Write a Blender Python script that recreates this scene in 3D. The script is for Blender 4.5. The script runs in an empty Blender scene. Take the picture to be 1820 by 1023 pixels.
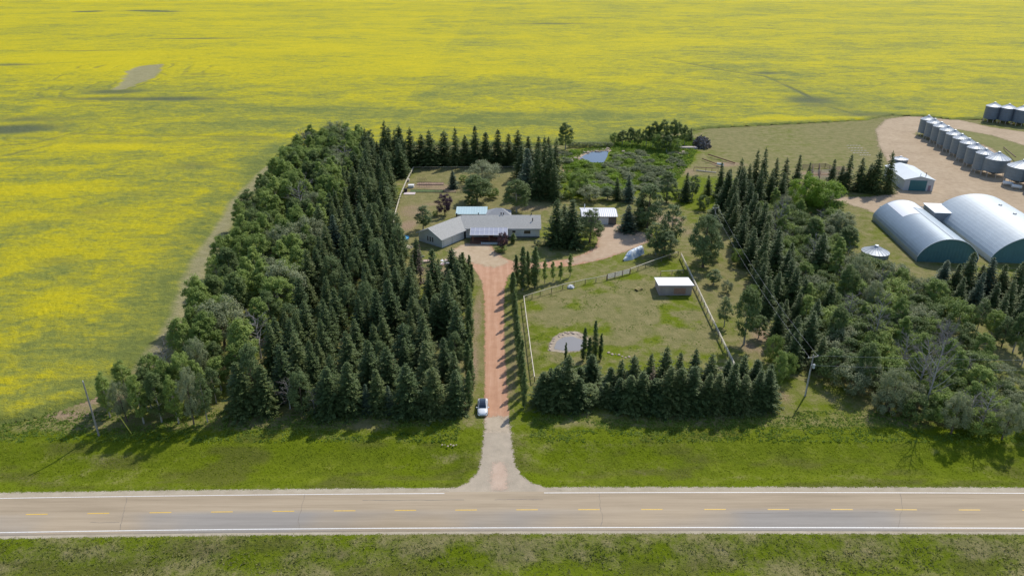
import bpy, math, random
import numpy as np
from mathutils import Vector
R = math.radians
scene = bpy.context.scene
C = scene.collection
# ---------------------------------------------------------------- camera
FPX, PT, HC = 1262.0, R(24.8), 73.2          # focal length in photo pixels, tilt below the horizon, height in metres
cd = bpy.data.cameras.new('Camera'); cam = bpy.data.objects.new('Camera', cd); C.objects.link(cam)
cam.location = (0, 0, HC); cam.rotation_euler = (R(90) - PT, 0, 0)
cd.sensor_width = 36; cd.lens = 36 * FPX / 1820; cd.clip_start = 1; cd.clip_end = 20000
scene.camera = cam
# ---------------------------------------------------------------- light
SUN_EL, SUN_AZ = R(46), R(35)                 # azimuth from +Y towards +X
w = bpy.data.worlds.new('World'); scene.world = w; w.use_nodes = True
nt = w.node_tree; bg = nt.nodes['Background']
sk = nt.nodes.new('ShaderNodeTexSky'); sk.sky_type = 'NISHITA'; sk.sun_disc = False
sk.sun_elevation = SUN_EL; sk.sun_rotation = SUN_AZ; sk.altitude = 600; sk.air_density = 1.0; sk.dust_density = 1.2
nt.links.new(sk.outputs[0], bg.inputs[0]); bg.inputs[1].default_value = 0.14
sl = bpy.data.lights.new('Sun', 'SUN'); so = bpy.data.objects.new('Sun', sl); C.objects.link(so)
sl.energy = 3.3; sl.angle = R(0.53); sl.color = (1.0, 0.95, 0.86)
sd = Vector((math.sin(SUN_AZ) * math.cos(SUN_EL), math.cos(SUN_AZ) * math.cos(SUN_EL), math.sin(SUN_EL)))
so.rotation_euler = sd.to_track_quat('Z', 'Y').to_euler(); so.location = (100, 200, 200)
scene.view_settings.view_transform = 'Standard'; scene.view_settings.look = 'None'
scene.view_settings.exposure = 0.15; scene.view_settings.gamma = 1

rnd = random.Random(7)
rng = np.random.default_rng(11)

# ---------------------------------------------------------------- surveying helper: photo pixel -> point on the land
def G(px, py, z=0.0):
    a = (px - 910) / FPX; b = (py - 511.5) / FPX
    d = (a, math.cos(PT) - b * math.sin(PT), -math.sin(PT) - b * math.cos(PT))
    t = (z - HC) / d[2]
    return (d[0] * t, d[1] * t, z)
def G2(px, py, z=0.0): return G(px, py, z)[:2]
def HT(px, by, ty):
    g = G(px, by); b = (ty - 511.5) / FPX
    # ray through top row, plane y = g.y
    dy = math.cos(PT) - b * math.sin(PT); dz = -math.sin(PT) - b * math.cos(PT)
    return HC + dz * g[1] / dy

# ---------------------------------------------------------------- value noise in numpy
def _lat(seed): return np.random.default_rng(seed).random((256, 256))
_L = {}
def vnoise(x, y, seed=0):
    if seed not in _L: _L[seed] = _lat(seed)
    L = _L[seed]; xi = np.floor(x).astype(int); yi = np.floor(y).astype(int)
    fx = x - xi; fy = y - yi; fx = fx * fx * (3 - 2 * fx); fy = fy * fy * (3 - 2 * fy)
    a = L[xi % 256, yi % 256]; b = L[(xi + 1) % 256, yi % 256]; c = L[xi % 256, (yi + 1) % 256]; d = L[(xi + 1) % 256, (yi + 1) % 256]
    return (a * (1 - fx) + b * fx) * (1 - fy) + (c * (1 - fx) + d * fx) * fy
def fbm(x, y, seed=0, o=4):
    s = 0; a = .5; t = 0
    for i in range(o):
        s = s + a * vnoise(x, y, seed + i); t += a; a *= .5; x = x * 2.03 + 7.1; y = y * 2.03 + 3.7
    return s / t
def sstep(a, b, x):
    t = np.clip((x - a) / (b - a), 0, 1); return t * t * (3 - 2 * t)
def sdist(X, Y, poly):
    """signed distance, positive inside"""
    P = np.array(poly, float); d = np.full(X.shape, 1e9); ins = np.zeros(X.shape, bool)
    n = len(P)
    for i in range(n):
        x0, y0 = P[i]; x1, y1 = P[(i + 1) % n]
        ex, ey = x1 - x0, y1 - y0; L = ex * ex + ey * ey + 1e-12
        t = np.clip(((X - x0) * ex + (Y - y0) * ey) / L, 0, 1)
        d = np.minimum(d, np.hypot(X - x0 - t * ex, Y - y0 - t * ey))
        if y0 != y1:
            c = ((y0 > Y) != (y1 > Y)) & (X < (x1 - x0) * (Y - y0) / (y1 - y0) + x0); ins ^= c
    return np.where(ins, d, -d)
def ldist(X, Y, pts):
    d = np.full(np.shape(X), 1e9)
    for (x0, y0), (x1, y1) in zip(pts[:-1], pts[1:]):
        ex, ey = x1 - x0, y1 - y0; L = ex * ex + ey * ey + 1e-12
        t = np.clip(((X - x0) * ex + (Y - y0) * ey) / L, 0, 1)
        d = np.minimum(d, np.hypot(X - x0 - t * ex, Y - y0 - t * ey))
    return d
def pxs(pts): return [G2(*p) for p in pts]

# ---------------------------------------------------------------- the lie of the land
LX = [0, 300, 780, 1060, 1520, 1820]
UP = [884.7, 881.6, 875.6, 874.9, 875.5, 875.7]; LO = [945.7, 942.0, 937.3, 936.8, 937.5, 937.9]
_u = np.array(pxs(zip(LX, UP))); _l = np.array(pxs(zip(LX, LO)))
def pf(P):
    c = np.polyfit(P[:, 0], P[:, 1], 3); x0, x1 = P[0, 0] - 10, P[-1, 0] + 10
    def f(x):
        xc = np.clip(x, x0, x1); s0 = np.polyval(np.polyder(c), x0); s1 = np.polyval(np.polyder(c), x1)
        return np.polyval(c, xc) + np.where(x < x0, (x - x0) * s0, 0) + np.where(x > x1, (x - x1) * s1, 0)
    return f
yU, yL = pf(_u), pf(_l)
def land(x, y):
    x = np.asarray(x, float); y = np.asarray(y, float)
    a = y - yU(x); b = yL(x) - y
    road = sstep(8.0, 4.6, np.abs(x + 2.2))                      # the approach crosses the ditch
    z = -0.85 * sstep(1.6, 5.5, a) * sstep(13.5, 8.0, a) * (1 - road)
    z = z - 1.0 * sstep(1.5, 7.0, b) - 0.0
    far = sstep(380, 700, y)
    z = z + far * 5.0 * (fbm(x / 260, y / 260, 40, 3) - .5)
    return z

# ---------------------------------------------------------------- materials
def newmat(name):
    m = bpy.data.materials.new(name); m.use_nodes = True
    n = m.node_tree.nodes; l = m.node_tree.links
    return m, n, l, n['Principled BSDF']
def ramp(n, stops, interp='LINEAR'):
    r = n.new('ShaderNodeValToRGB'); r.color_ramp.interpolation = interp
    e = r.color_ramp.elements
    while len(e) > 1: e.remove(e[0])
    e[0].position = stops[0][0]; e[0].color = (*stops[0][1], 1)
    for p, c in stops[1:]:
        q = e.new(p); q.color = (*c, 1)
    return r
def noise(n, l, scale, detail=4, rough=.6, vec=None, dist=0, sc=None):
    t = n.new('ShaderNodeTexNoise'); t.inputs['Scale'].default_value = scale; t.inputs['Detail'].default_value = detail
    t.inputs['Roughness'].default_value = rough; t.inputs['Distortion'].default_value = dist
    if vec is None:
        g = n.new('ShaderNodeNewGeometry'); vec = g.outputs['Position']
    if sc:
        m = n.new('ShaderNodeVectorMath'); m.operation = 'MULTIPLY'; m.inputs[1].default_value = sc; l.new(vec, m.inputs[0]); vec = m.outputs[0]
    l.new(vec, t.inputs['Vector']); return t.outputs['Fac']
def mathn(n, l, op, a, b=None, clamp=False):
    m = n.new('ShaderNodeMath'); m.operation = op; m.use_clamp = clamp
    for i, v in enumerate((a, b)):
        if v is None: continue
        if isinstance(v, (int, float)): m.inputs[i].default_value = v
        else: l.new(v, m.inputs[i])
    return m.outputs[0]
def mixc(n, l, f, a, b, mode='MIX'):
    m = n.new('ShaderNodeMix'); m.data_type = 'RGBA'; m.blend_type = mode
    for s, v in ((0, f), (6, a), (7, b)):
        if isinstance(v, (int, float)): m.inputs[s].default_value = v
        elif isinstance(v, tuple): m.inputs[s].default_value = (*v, 1)
        else: l.new(v, m.inputs[s])
    return m.outputs[2]
def maprange(n, l, v, a, b, c=0., d=1.):
    m = n.new('ShaderNodeMapRange'); m.interpolation_type = 'SMOOTHSTEP'
    l.new(v, m.inputs[0])
    for i, q in enumerate((a, b, c, d)): m.inputs[1 + i].default_value = q
    return m.outputs[0]
def attr(n, name):
    a = n.new('ShaderNodeAttribute'); a.attribute_name = name; return a.outputs['Fac']
def bump(n, l, b, h, strength=.5, dist=.1):
    m = n.new('ShaderNodeBump'); m.inputs['Strength'].default_value = strength; m.inputs['Distance'].default_value = dist
    l.new(h, m.inputs['Height']); l.new(m.outputs[0], b.inputs['Normal'])
def alpha_edge(n, l, b, soft=.5, amp=1.0, scale=.8):
    e = attr(n, 'edge'); nz = noise(n, l, scale, 6, .65); fine = noise(n, l, 7.0, 3, .6)
    v = mathn(n, l, 'ADD', e, mathn(n, l, 'MULTIPLY', mathn(n, l, 'SUBTRACT', nz, .5), 2 * amp))
    v = mathn(n, l, 'ADD', v, mathn(n, l, 'MULTIPLY', mathn(n, l, 'SUBTRACT', fine, .5), 5.0 * soft))
    l.new(maprange(n, l, v, -.03, .03), b.inputs['Alpha'])
def simple(name, col, rough=.7, metal=0., vary=.12, scale=3., bumpd=0., spec=.3):
    m, n, l, b = newmat(name)
    tc = n.new('ShaderNodeTexCoord')
    f = noise(n, l, scale, 5, .6, tc.outputs['Object'])
    lo = tuple(max(0, c * (1 - vary)) for c in col); hi = tuple(min(1, c * (1 + vary)) for c in col)
    l.new(ramp(n, [(.3, lo), (.7, hi)]).outputs[0], b.inputs['Base Color']); l.new(f, n[-1].inputs[0])
    b.inputs['Roughness'].default_value = rough; b.inputs['Metallic'].default_value = metal
    b.inputs['Specular IOR Level'].default_value = spec
    if bumpd: bump(n, l, b, f, .5, bumpd)
    return m
def ribbed(name, col, axis=0, period=.3, rough=.4, metal=0., dirt=.15, depth=.03):
    """corrugated / ribbed sheet metal: ribs run across 'axis' of the object's own space"""
    m, n, l, b = newmat(name)
    tc = n.new('ShaderNodeTexCoord'); sx = n.new('ShaderNodeSeparateXYZ'); l.new(tc.outputs['Object'], sx.inputs[0])
    s = mathn(n, l, 'SINE', mathn(n, l, 'MULTIPLY', sx.outputs[axis], 2 * math.pi / period))
    f = noise(n, l, .7, 6, .65, tc.outputs['Object'])
    panel = n.new('ShaderNodeTexWhiteNoise'); panel.noise_dimensions = '1D'
    l.new(mathn(n, l, 'FLOOR', mathn(n, l, 'DIVIDE', sx.outputs[axis], period * 3)), panel.inputs['W'])
    base = ramp(n, [(.3, tuple(c * (1 - dirt) for c in col)), (.7, col)]); l.new(f, base.inputs[0])
    c2 = mixc(n, l, mathn(n, l, 'MULTIPLY', panel.outputs[0], .5), base.outputs[0], tuple(c * .86 for c in col))
    l.new(c2, b.inputs['Base Color']); b.inputs['Roughness'].default_value = rough; b.inputs['Metallic'].default_value = metal
    bump(n, l, b, s, .6, depth)
    return m

def leafmat(name, cols, trans=.25, rnd_amt=.5, rough=.6):
    """cols: dark..bright leaf albedo. Varies by leaf and from tree to tree."""
    m, n, l, b = newmat(name)
    v = attr(n, 'v'); oi = n.new('ShaderNodeObjectInfo')
    t = mathn(n, l, 'ADD', mathn(n, l, 'MULTIPLY', v, 1 - rnd_amt), mathn(n, l, 'MULTIPLY', oi.outputs['Random'], rnd_amt))
    r = ramp(n, [(i / (len(cols) - 1), c) for i, c in enumerate(cols)]); l.new(t, r.inputs[0])
    l.new(r.outputs[0], b.inputs['Base Color']); b.inputs['Roughness'].default_value = rough
    b.inputs['Specular IOR Level'].default_value = .25
    tr = n.new('ShaderNodeBsdfTranslucent'); l.new(r.outputs[0], tr.inputs[0])
    mx = n.new('ShaderNodeMixShader'); mx.inputs[0].default_value = trans
    l.new(b.outputs[0], mx.inputs[1]); l.new(tr.outputs[0], mx.inputs[2]); l.new(mx.outputs[0], n['Material Output'].inputs[0])
    return m
M = {}
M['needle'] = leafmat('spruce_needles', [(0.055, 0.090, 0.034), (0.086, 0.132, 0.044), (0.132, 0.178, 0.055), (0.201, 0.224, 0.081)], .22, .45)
M['needle_blue'] = leafmat('blue_spruce_needles', [(.06, .10, .062), (.10, .15, .09), (.16, .21, .12)], .2, .4)
M['needle_brown'] = leafmat('dead_needles', [(.12, .09, .065), (.20, .14, .10), (.26, .19, .13)], .1, .3)
M['pine'] = leafmat('pine_needles', [(0.098, 0.150, 0.058), (0.156, 0.215, 0.075), (0.247, 0.286, 0.104)], .25, .4)
M['leaf'] = leafmat('poplar_leaves', [(0.133, 0.196, 0.049), (0.217, 0.301, 0.070), (0.315, 0.406, 0.098), (0.448, 0.518, 0.154)], .42, .45)
M['leaf_dark'] = leafmat('dark_leaves', [(0.101, 0.149, 0.051), (0.162, 0.223, 0.068), (0.243, 0.311, 0.095)], .38, .4)
M['leaf_bright'] = leafmat('bright_leaves', [(0.150, 0.250, 0.025), (0.250, 0.375, 0.037), (0.375, 0.500, 0.062)], .42, .35)
M['leaf_grey'] = leafmat('willow_leaves', [(0.175, 0.213, 0.106), (0.263, 0.300, 0.156), (0.388, 0.413, 0.225)], .38, .4)
M['leaf_purple'] = leafmat('purple_leaves', [(.07, .04, .05), (.12, .07, .085), (.19, .12, .13)], .3, .2)
M['twig'] = leafmat('bare_twigs', [(.14, .125, .115), (.23, .21, .20), (.34, .32, .31)], .0, .3, .9)
M['bark'] = simple('bark', (.13, .10, .075), .95, vary=.35, scale=8)
M['bark_pale'] = simple('pale_bark', (.34, .32, .27), .9, vary=.3, scale=8)
M['bark_dead'] = simple('weathered_bark', (.36, .34, .32), .95, vary=.25, scale=6)
M['grassblade'] = leafmat('grass_blades', [(.20, .26, .012), (.275, .335, .016), (.35, .40, .03), (.45, .45, .10)], .5, .0, .7)
M['rough'] = leafmat('rough_grass', [(.18, .22, .05), (.26, .29, .07), (.34, .35, .10), (.44, .42, .17)], .45, .0, .7)
M['weed'] = leafmat('weeds', [(0.143, 0.231, 0.033), (0.220, 0.319, 0.050), (0.330, 0.407, 0.088)], .45, .0, .7)
M['reed'] = leafmat('dry_reeds', [(.20, .23, .06), (.32, .30, .11), (.46, .42, .20)], .35, .0, .8)

# ---------------------------------------------------------------- mesh helpers
def link(name, verts, faces, mat, parent=None, smooth=False, att=None):
    me = bpy.data.meshes.new(name)
    me.from_pydata([tuple(v) for v in verts], [], [tuple(f) for f in faces]); me.materials.append(mat)
    if smooth: me.polygons.foreach_set('use_smooth', [True] * len(me.polygons))
    o = bpy.data.objects.new(name, me); C.objects.link(o)
    if parent: o.parent = parent
    return o
def fastmesh(name, V, F, mat, att=None, smooth=False):
    """V (n,3), F (m,k) numpy; att: dict name -> per-vertex floats"""
    me = bpy.data.meshes.new(name); n, k = F.shape
    me.vertices.add(len(V)); me.vertices.foreach_set('co', V.astype(np.float32).ravel())
    me.loops.add(n * k); me.loops.foreach_set('vertex_index', F.astype(np.int32).ravel())
    me.polygons.add(n); me.polygons.foreach_set('loop_start', np.arange(0, n * k, k, dtype=np.int32))
    me.polygons.foreach_set('loop_total', np.full(n, k, np.int32))
    if smooth: me.polygons.foreach_set('use_smooth', np.ones(n, bool))
    for a, v in (att or {}).items():
        at = me.attributes.new(a, 'FLOAT', 'POINT'); at.data.foreach_set('value', np.asarray(v, np.float32))
    me.materials.append(mat); me.update(); me.validate()
    return me
def addobj(name, me, parent=None):
    o = bpy.data.objects.new(name, me); C.objects.link(o)
    if parent: o.parent = parent
    return o
def empty(name, loc, label, cat, group=None, rz=0., sc=None):
    o = bpy.data.objects.new(name, None); C.objects.link(o); o.location = loc; o.rotation_euler = (0, 0, rz)
    if sc: o.scale = sc
    o.empty_display_size = .5
    tag(o, label, cat, group); return o
def tag(o, label, cat, group=None, kind=None):
    if label: o['label'] = label
    if cat: o['category'] = cat
    if group: o['group'] = group
    if kind: o['kind'] = kind
    return o
class MB:
    def __init__(s): s.v = []; s.f = []
    def add(s, vs, fs):
        k = len(s.v); s.v += [tuple(v) for v in vs]; s.f += [tuple(i + k for i in f) for f in fs]; return s
    def box(s, x0, x1, y0, y1, z0, z1):
        return s.add([(x0, y0, z0), (x1, y0, z0), (x1, y1, z0), (x0, y1, z0), (x0, y0, z1), (x1, y0, z1), (x1, y1, z1), (x0, y1, z1)],
                     [(0, 3, 2, 1), (4, 5, 6, 7), (0, 1, 5, 4), (1, 2, 6, 5), (2, 3, 7, 6), (3, 0, 4, 7)])
    def bar(s, a, b, w, h):
        """box beam from a to b, w wide, h high"""
        a = Vector(a); b = Vector(b); d = (b - a).normalized(); up = Vector((0, 0, 1))
        if abs(d.z) > .95: up = Vector((0, 1, 0))
        sx = d.cross(up).normalized() * w / 2; sz = sx.cross(d).normalized() * h / 2
        vs = [a - sx - sz, a + sx - sz, a + sx + sz, a - sx + sz, b - sx - sz, b + sx - sz, b + sx + sz, b - sx + sz]
        return s.add(vs, [(0, 1, 2, 3), (4, 7, 6, 5), (0, 4, 5, 1), (1, 5, 6, 2), (2, 6, 7, 3), (3, 7, 4, 0)])
    def tube(s, pts, rad, n=8, caps=True):
        pts = [Vector(p) for p in pts]
        if not hasattr(rad, '__len__'): rad = [rad] * len(pts)
        k = len(s.v); prev = None
        for i, p in enumerate(pts):
            d = (pts[min(i + 1, len(pts) - 1)] - pts[max(i - 1, 0)]).normalized()
            if prev is None:
                up = Vector((0, 0, 1)) if abs(d.z) < .9 else Vector((1, 0, 0)); a = d.cross(up).normalized()
            else: a = (prev - d * prev.dot(d)).normalized()
            prev = a; b = d.cross(a)
            for j in range(n):
                t = 2 * math.pi * j / n; s.v.append(tuple(p + (a * math.cos(t) + b * math.sin(t)) * rad[i]))
        for i in range(len(pts) - 1):
            for j in range(n):
                s.f.append((k + i * n + j, k + i * n + (j + 1) % n, k + (i + 1) * n + (j + 1) % n, k + (i + 1) * n + j))
        if caps:
            s.f.append(tuple(k + j for j in range(n))[::-1]); s.f.append(tuple(k + (len(pts) - 1) * n + j for j in range(n)))
        return s
    def lathe(s, prof, n=24, c=(0, 0, 0)):
        k = len(s.v)
        for r, z in prof:
            for j in range(n):
                t = 2 * math.pi * j / n; s.v.append((c[0] + r * math.cos(t), c[1] + r * math.sin(t), c[2] + z))
        for i in range(len(prof) - 1):
            for j in range(n):
                s.f.append((k + i * n + j, k + i * n + (j + 1) % n, k + (i + 1) * n + (j + 1) % n, k + (i + 1) * n + j))
        s.f.append(tuple(k + j for j in range(n))[::-1]); s.f.append(tuple(k + (len(prof) - 1) * n + j for j in range(n)))
        return s
    def prism(s, poly, z0, z1):
        n = len(poly)
        return s.add([(*p, z0) for p in poly] + [(*p, z1) for p in poly],
                     [tuple(range(n))[::-1], tuple(range(n, 2 * n))] + [(i, (i + 1) % n, n + (i + 1) % n, n + i) for i in range(n)])
    def slab(s, quad, th):
        """a sheet given by its 4 top corners, th thick downwards"""
        vs = [tuple(q) for q in quad] + [(q[0], q[1], q[2] - th) for q in quad]
        return s.add(vs, [(0, 1, 2, 3), (7, 6, 5, 4), (0, 4, 5, 1), (1, 5, 6, 2), (2, 6, 7, 3), (3, 7, 4, 0)])
    def build(s, name, mat, parent=None, smooth=False):
        return link(name, s.v, s.f, mat, parent, smooth)

ORD = ['first', 'second', 'third', 'fourth', 'fifth', 'sixth', 'seventh', 'eighth', 'ninth', 'tenth', 'eleventh', 'twelfth',
       'thirteenth', 'fourteenth', 'fifteenth', 'sixteenth', 'seventeenth', 'eighteenth', 'nineteenth', 'twentieth']
def ordn(i):
    if i < 20: return ORD[i]
    t = ['twenty', 'thirty', 'forty', 'fifty', 'sixty'][(i + 1) // 10 - 2]; u = (i + 1) % 10
    return (t + '-' + ORD[u - 1]) if u else t[:-1] + 'ieth'

# ================================================================ THE SETTING
# ---- fan grid (a level-of-detail grid: cells grow with distance)
def fan(y0, y1, ratio, ncol, spread=1.35, pad=45):
    ny = int(math.log((y1 + 40) / (y0 + 40)) / math.log(1 + ratio)) + 1
    ys = (y0 + 40) * (1 + ratio) ** np.arange(ny) - 40
    us = np.linspace(-1, 1, ncol)
    Y = np.repeat(ys[:, None], ncol, 1); X = us[None, :] * ((.72 * ys + 25)[:, None] * spread + pad)
    return X, Y
def gridfaces(ny, nx, keep=None):
    i = np.arange(ny - 1)[:, None] * nx + np.arange(nx - 1)[None, :]
    F = np.stack([i, i + 1, i + nx + 1, i + nx], -1)
    if keep is not None:
        k = keep; kk = k[:-1, :-1] & k[1:, :-1] & k[:-1, 1:] & k[1:, 1:]; F = F[kk]
    return F.reshape(-1, 4)
def compact(V, F, atts):
    u, inv = np.unique(F, return_inverse=True); return V[u], inv.reshape(F.shape), {k: a[u] for k, a in atts.items()}

# world outlines
FIELD = pxs([(0, 757), (70, 742), (130, 722), (170, 708), (205, 672), (290, 640), (335, 560), (385, 460), (430, 385), (490, 315), (535, 272),
             (690, 258), (985, 258), (1040, 262), (1085, 252), (1180, 240), (1235, 233), (1262, 229), (1400, 222), (1540, 214.5), (1585, 206), (1636, 208),
             (1686, 213), (1745, 214), (1790, 219), (1835, 225)]) + [(900, 330), (9000, 900), (9000, 9500), (-9000, 9500), (-9000, 60)]
FIELD[0] = (FIELD[0][0], FIELD[0][1]); FIELD.append((-400, FIELD[0][1] - 12))
WOOD = pxs([(185, 735), (215, 700), (300, 655), (345, 600), (380, 500), (430, 420), (480, 345), (530, 290), (560, 270), (640, 268), (715, 285),
            (722, 300), (705, 345), (692, 400), (722, 455), (765, 492), (822, 505), (830, 560), (833, 727), (600, 730), (425, 731), (398, 745), (300, 748), (230, 747)])
EAST = pxs([(1340, 395), (1400, 352), (1470, 362), (1495, 400), (1500, 455), (1540, 492), (1600, 500), (1640, 518), (1690, 545), (1715, 590), (1745, 640), (1790, 690),
            (1850, 740), (1850, 790), (1700, 768), (1620, 758), (1560, 740), (1505, 712), (1478, 690), (1450, 650), (1425, 590), (1385, 530), (1355, 470)])
PADDOCK = pxs([(931, 527), (1080, 487), (1205, 445), (1300, 642), (951, 672)])
SCRUB = pxs([(1000, 275), (1080, 255), (1230, 240), (1240, 262), (1228, 290), (1205, 318), (1180, 345), (1120, 345), (1010, 352), (990, 330)])
GREEN2 = pxs([(1195, 315), (1230, 312), (1300, 320), (1330, 345), (1290, 372), (1215, 372), (1170, 350)])
BACKYARD = pxs([(735, 300), (985, 296), (990, 350), (965, 380), (960, 425), (880, 385), (800, 385), (745, 440), (700, 440), (697, 390)])
PAD = pxs([(1260, 229), (1540, 214), (1575, 205), (1570, 300), (1500, 345), (1300, 330), (1225, 300)])

# ---- ground
X, Y = fan(48, 9000, .0062, 620)
Z = land(X, Y)
def zone(poly, soft, seed=3):
    d = sdist(X, Y, poly) + (fbm(X / 6, Y / 6, seed, 4) - .5) * soft * 2.2
    return sstep(-soft, soft, d)
bigm = fbm(X / 14, Y / 14, 5, 4)
dry = np.zeros_like(X)
a_ = Y - yU(X)
verge = sstep(17.5, 15.0, a_) * (a_ > -3) + (a_ <= -3)
dry = .62 + (bigm - .5) * 1.0
dry = dry * (1 - verge) + (Y < yL(X)) * (.46 + (fbm(X / 7, Y / 3.5, 15, 4) - .5) * 1.6)
dry = dry + verge * (Y > yL(X)) * (.12 + (fbm(X / 11, Y / 2.6, 16, 4) - .5) * .9)
dry = np.maximum(dry, zone(BACKYARD, 2) * (1.05 + (bigm - .5) * 1.4))
pad = zone(PAD, 3); dry = dry * (1 - pad) + pad * (.80 + (bigm - .5) * .7)
pk = zone(PADDOCK, 2)
pdry = .46 + .75 * np.exp(-((X - 27) / 11) ** 2 - ((Y - 150) / 12) ** 2) + .45 * np.exp(-((X - 10) / 6) ** 2 - ((Y - 153) / 7) ** 2) + .3 * np.exp(-((X - 43) / 5) ** 2 - ((Y - 135) / 8) ** 2) + (fbm(X / 5, Y / 4, 9, 4) - .5) * 2.2
dry = dry * (1 - pk) + pk * pdry
dry = np.where(pk > .5, np.maximum(dry, .24), dry); sc = zone(SCRUB, 3); dry = dry * (1 - sc) + sc * .02; g2z = zone(GREEN2, 3); dry = dry * (1 - g2z) + g2z * .15
strip = sstep(1.2, .2, np.abs(X + 10.2 + .04 * (Y - 100) + 1)) * 0
dirt = np.zeros_like(X)
for (px, py, rx, ry, s) in [(790, 335, 8, 6, .75), (760, 330, 9, 4, .9), (735, 375, 6, 10, .75), (725, 400, 4, 8, .8), (775, 362, 6, 4, .6), (940, 370, 9, 4, .7), (1000, 400, 7, 3, .2), (985, 270, 5, 8, .6), (1003, 300, 3, 14, .7),
                            (1210, 300, 5, 10, .7), (1225, 305, 4, 8, .7), (1370, 600, 5, 6, .9), (1350, 560, 4, 8, .35), (1340, 620, 4, 5, .7), (1190, 390, 7, 7, .9), (1215, 410, 5, 8, .6), (1450, 310, 9, 5, .9), (1290, 292, 10, 5, .8), (1500, 300, 7, 4, .6),
                            (840, 640, 1.6, 22, .75), (848, 560, 1.8, 20, .6), (913, 640, 1.4, 30, .5), (905, 690, 1.5, 10, .5), (780, 480, 6, 4, .7), (740, 450, 5, 5, .6), (410, 640, 1.2, 12, .6), (372, 735, 3, 2, .5), (170, 705, 8, 3.5, .9), (130, 735, 7, 2.5, .7), (1390, 705, 2.5, 4, .6)]:
    gx, gy = G2(px, py); dirt = np.maximum(dirt, s * np.exp(-(((X - gx) / rx) ** 2 + ((Y - gy) / ry) ** 2)))
dirt = np.clip(dirt * (0.55 + 1.0 * fbm(X / 3.5, Y / 3.5, 21, 4)), 0, 1)
shoulder = np.exp(-((a_ - 1.2) / .9) ** 2) + np.exp(-((yL(X) - Y - 1.0) / .7) ** 2)
wear = np.clip(sstep(.56, .72, fbm(X / 9, (Y) / 3.2, 31, 4)) * verge, 0, 1)
def ground_mat():
    m, n, l, b = newmat('ground')
    d = attr(n, 'dry'); di = attr(n, 'dirt'); we = attr(n, 'wear')
    f1 = noise(n, l, .35, 8, .7); f2 = noise(n, l, 2.2, 6, .7); f3 = noise(n, l, .09, 4, .55)
    lush = ramp(n, [(.28, (.094, .130, .007)), (.5, (.145, .185, .009)), (.72, (.205, .240, .020))]); l.new(f1, lush.inputs[0])
    lush2 = mixc(n, l, maprange(n, l, f3, .42, .62), lush.outputs[0], (.140, .185, .005))
    tan = ramp(n, [(.25, (.155, .165, .055)), (.5, (.235, .215, .085)), (.75, (.33, .28, .135))]); l.new(f1, tan.inputs[0])
    dd = mathn(n, l, 'ADD', d, mathn(n, l, 'MULTIPLY', mathn(n, l, 'SUBTRACT', f1, .5), 1.5))
    dd = mathn(n, l, 'ADD', dd, mathn(n, l, 'MULTIPLY', mathn(n, l, 'SUBTRACT', f2, .5), .8))
    c = mixc(n, l, maprange(n, l, dd, .15, .85), lush2, tan.outputs[0])
    earth = ramp(n, [(.3, (.24, .165, .105)), (.7, (.42, .31, .20))]); l.new(f2, earth.inputs[0])
    de = mathn(n, l, 'ADD', di, mathn(n, l, 'MULTIPLY', mathn(n, l, 'SUBTRACT', f2, .5), .7))
    c = mixc(n, l, maprange(n, l, de, .25, .85), c, earth.outputs[0])
    c = mixc(n, l, mathn(n, l, 'MULTIPLY', we, .45), c, (.10, .085, .035))
    l.new(c, b.inputs['Base Color']); b.inputs['Roughness'].default_value = .95; b.inputs['Specular IOR Level'].default_value = .1
    bump(n, l, b, mathn(n, l, 'ADD', f2, f1), .8, .35)
    return m
V = np.stack([X, Y, Z], -1).reshape(-1, 3)
me = fastmesh('ground', V, gridfaces(*X.shape), ground_mat(), {'dry': np.clip(dry, -1, 2).ravel(), 'dirt': dirt.ravel(), 'wear': wear.ravel()}, True)
g = addobj('ground', me); g['kind'] = 'structure'

# ---- canola field, a waist-high crop standing on the ground
X, Y = fan(95, 9000, .0040, 900, 1.25, 20)
D = sdist(X, Y, FIELD)
keep = D > -.3
hgt = sstep(.2, 2.6, D + (fbm(X / 2, Y / 2, 61, 3) - .5) * 1.6)
wedge = pxs([(250, 670), (290, 622), (325, 560), (350, 490), (385, 425), (425, 365), (475, 305), (520, 272)])
bd = ldist(X, Y, wedge)
bare = np.clip(1.15 - (bd / (1.8 + 3.8 * fbm(X / 14, Y / 14, 62, 3))) ** 1.6, 0, 1) * .95
low = np.clip(1 - ldist(X, Y, wedge) / 20, 0, 1) * .28
tear = pxs([(228, 148), (236, 130), (252, 121), (286, 118), (268, 138), (240, 151), (214, 160)])
td = sdist(X, Y, tear)
bare = np.maximum(bare, .95 * sstep(-5, 1, td + 2 + (fbm(X / 10, Y / 10, 63, 3) - .5) * 8))
def blob(px, py, rx, ry, s, tilt=0.):
    gx, gy = G2(px, py); dx = X - gx; dy = Y - gy + tilt * dx
    return s * np.exp(-((dx / rx) ** 2 + (dy / ry) ** 2))
dark = .55 * sstep(-6, 2, td)
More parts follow.
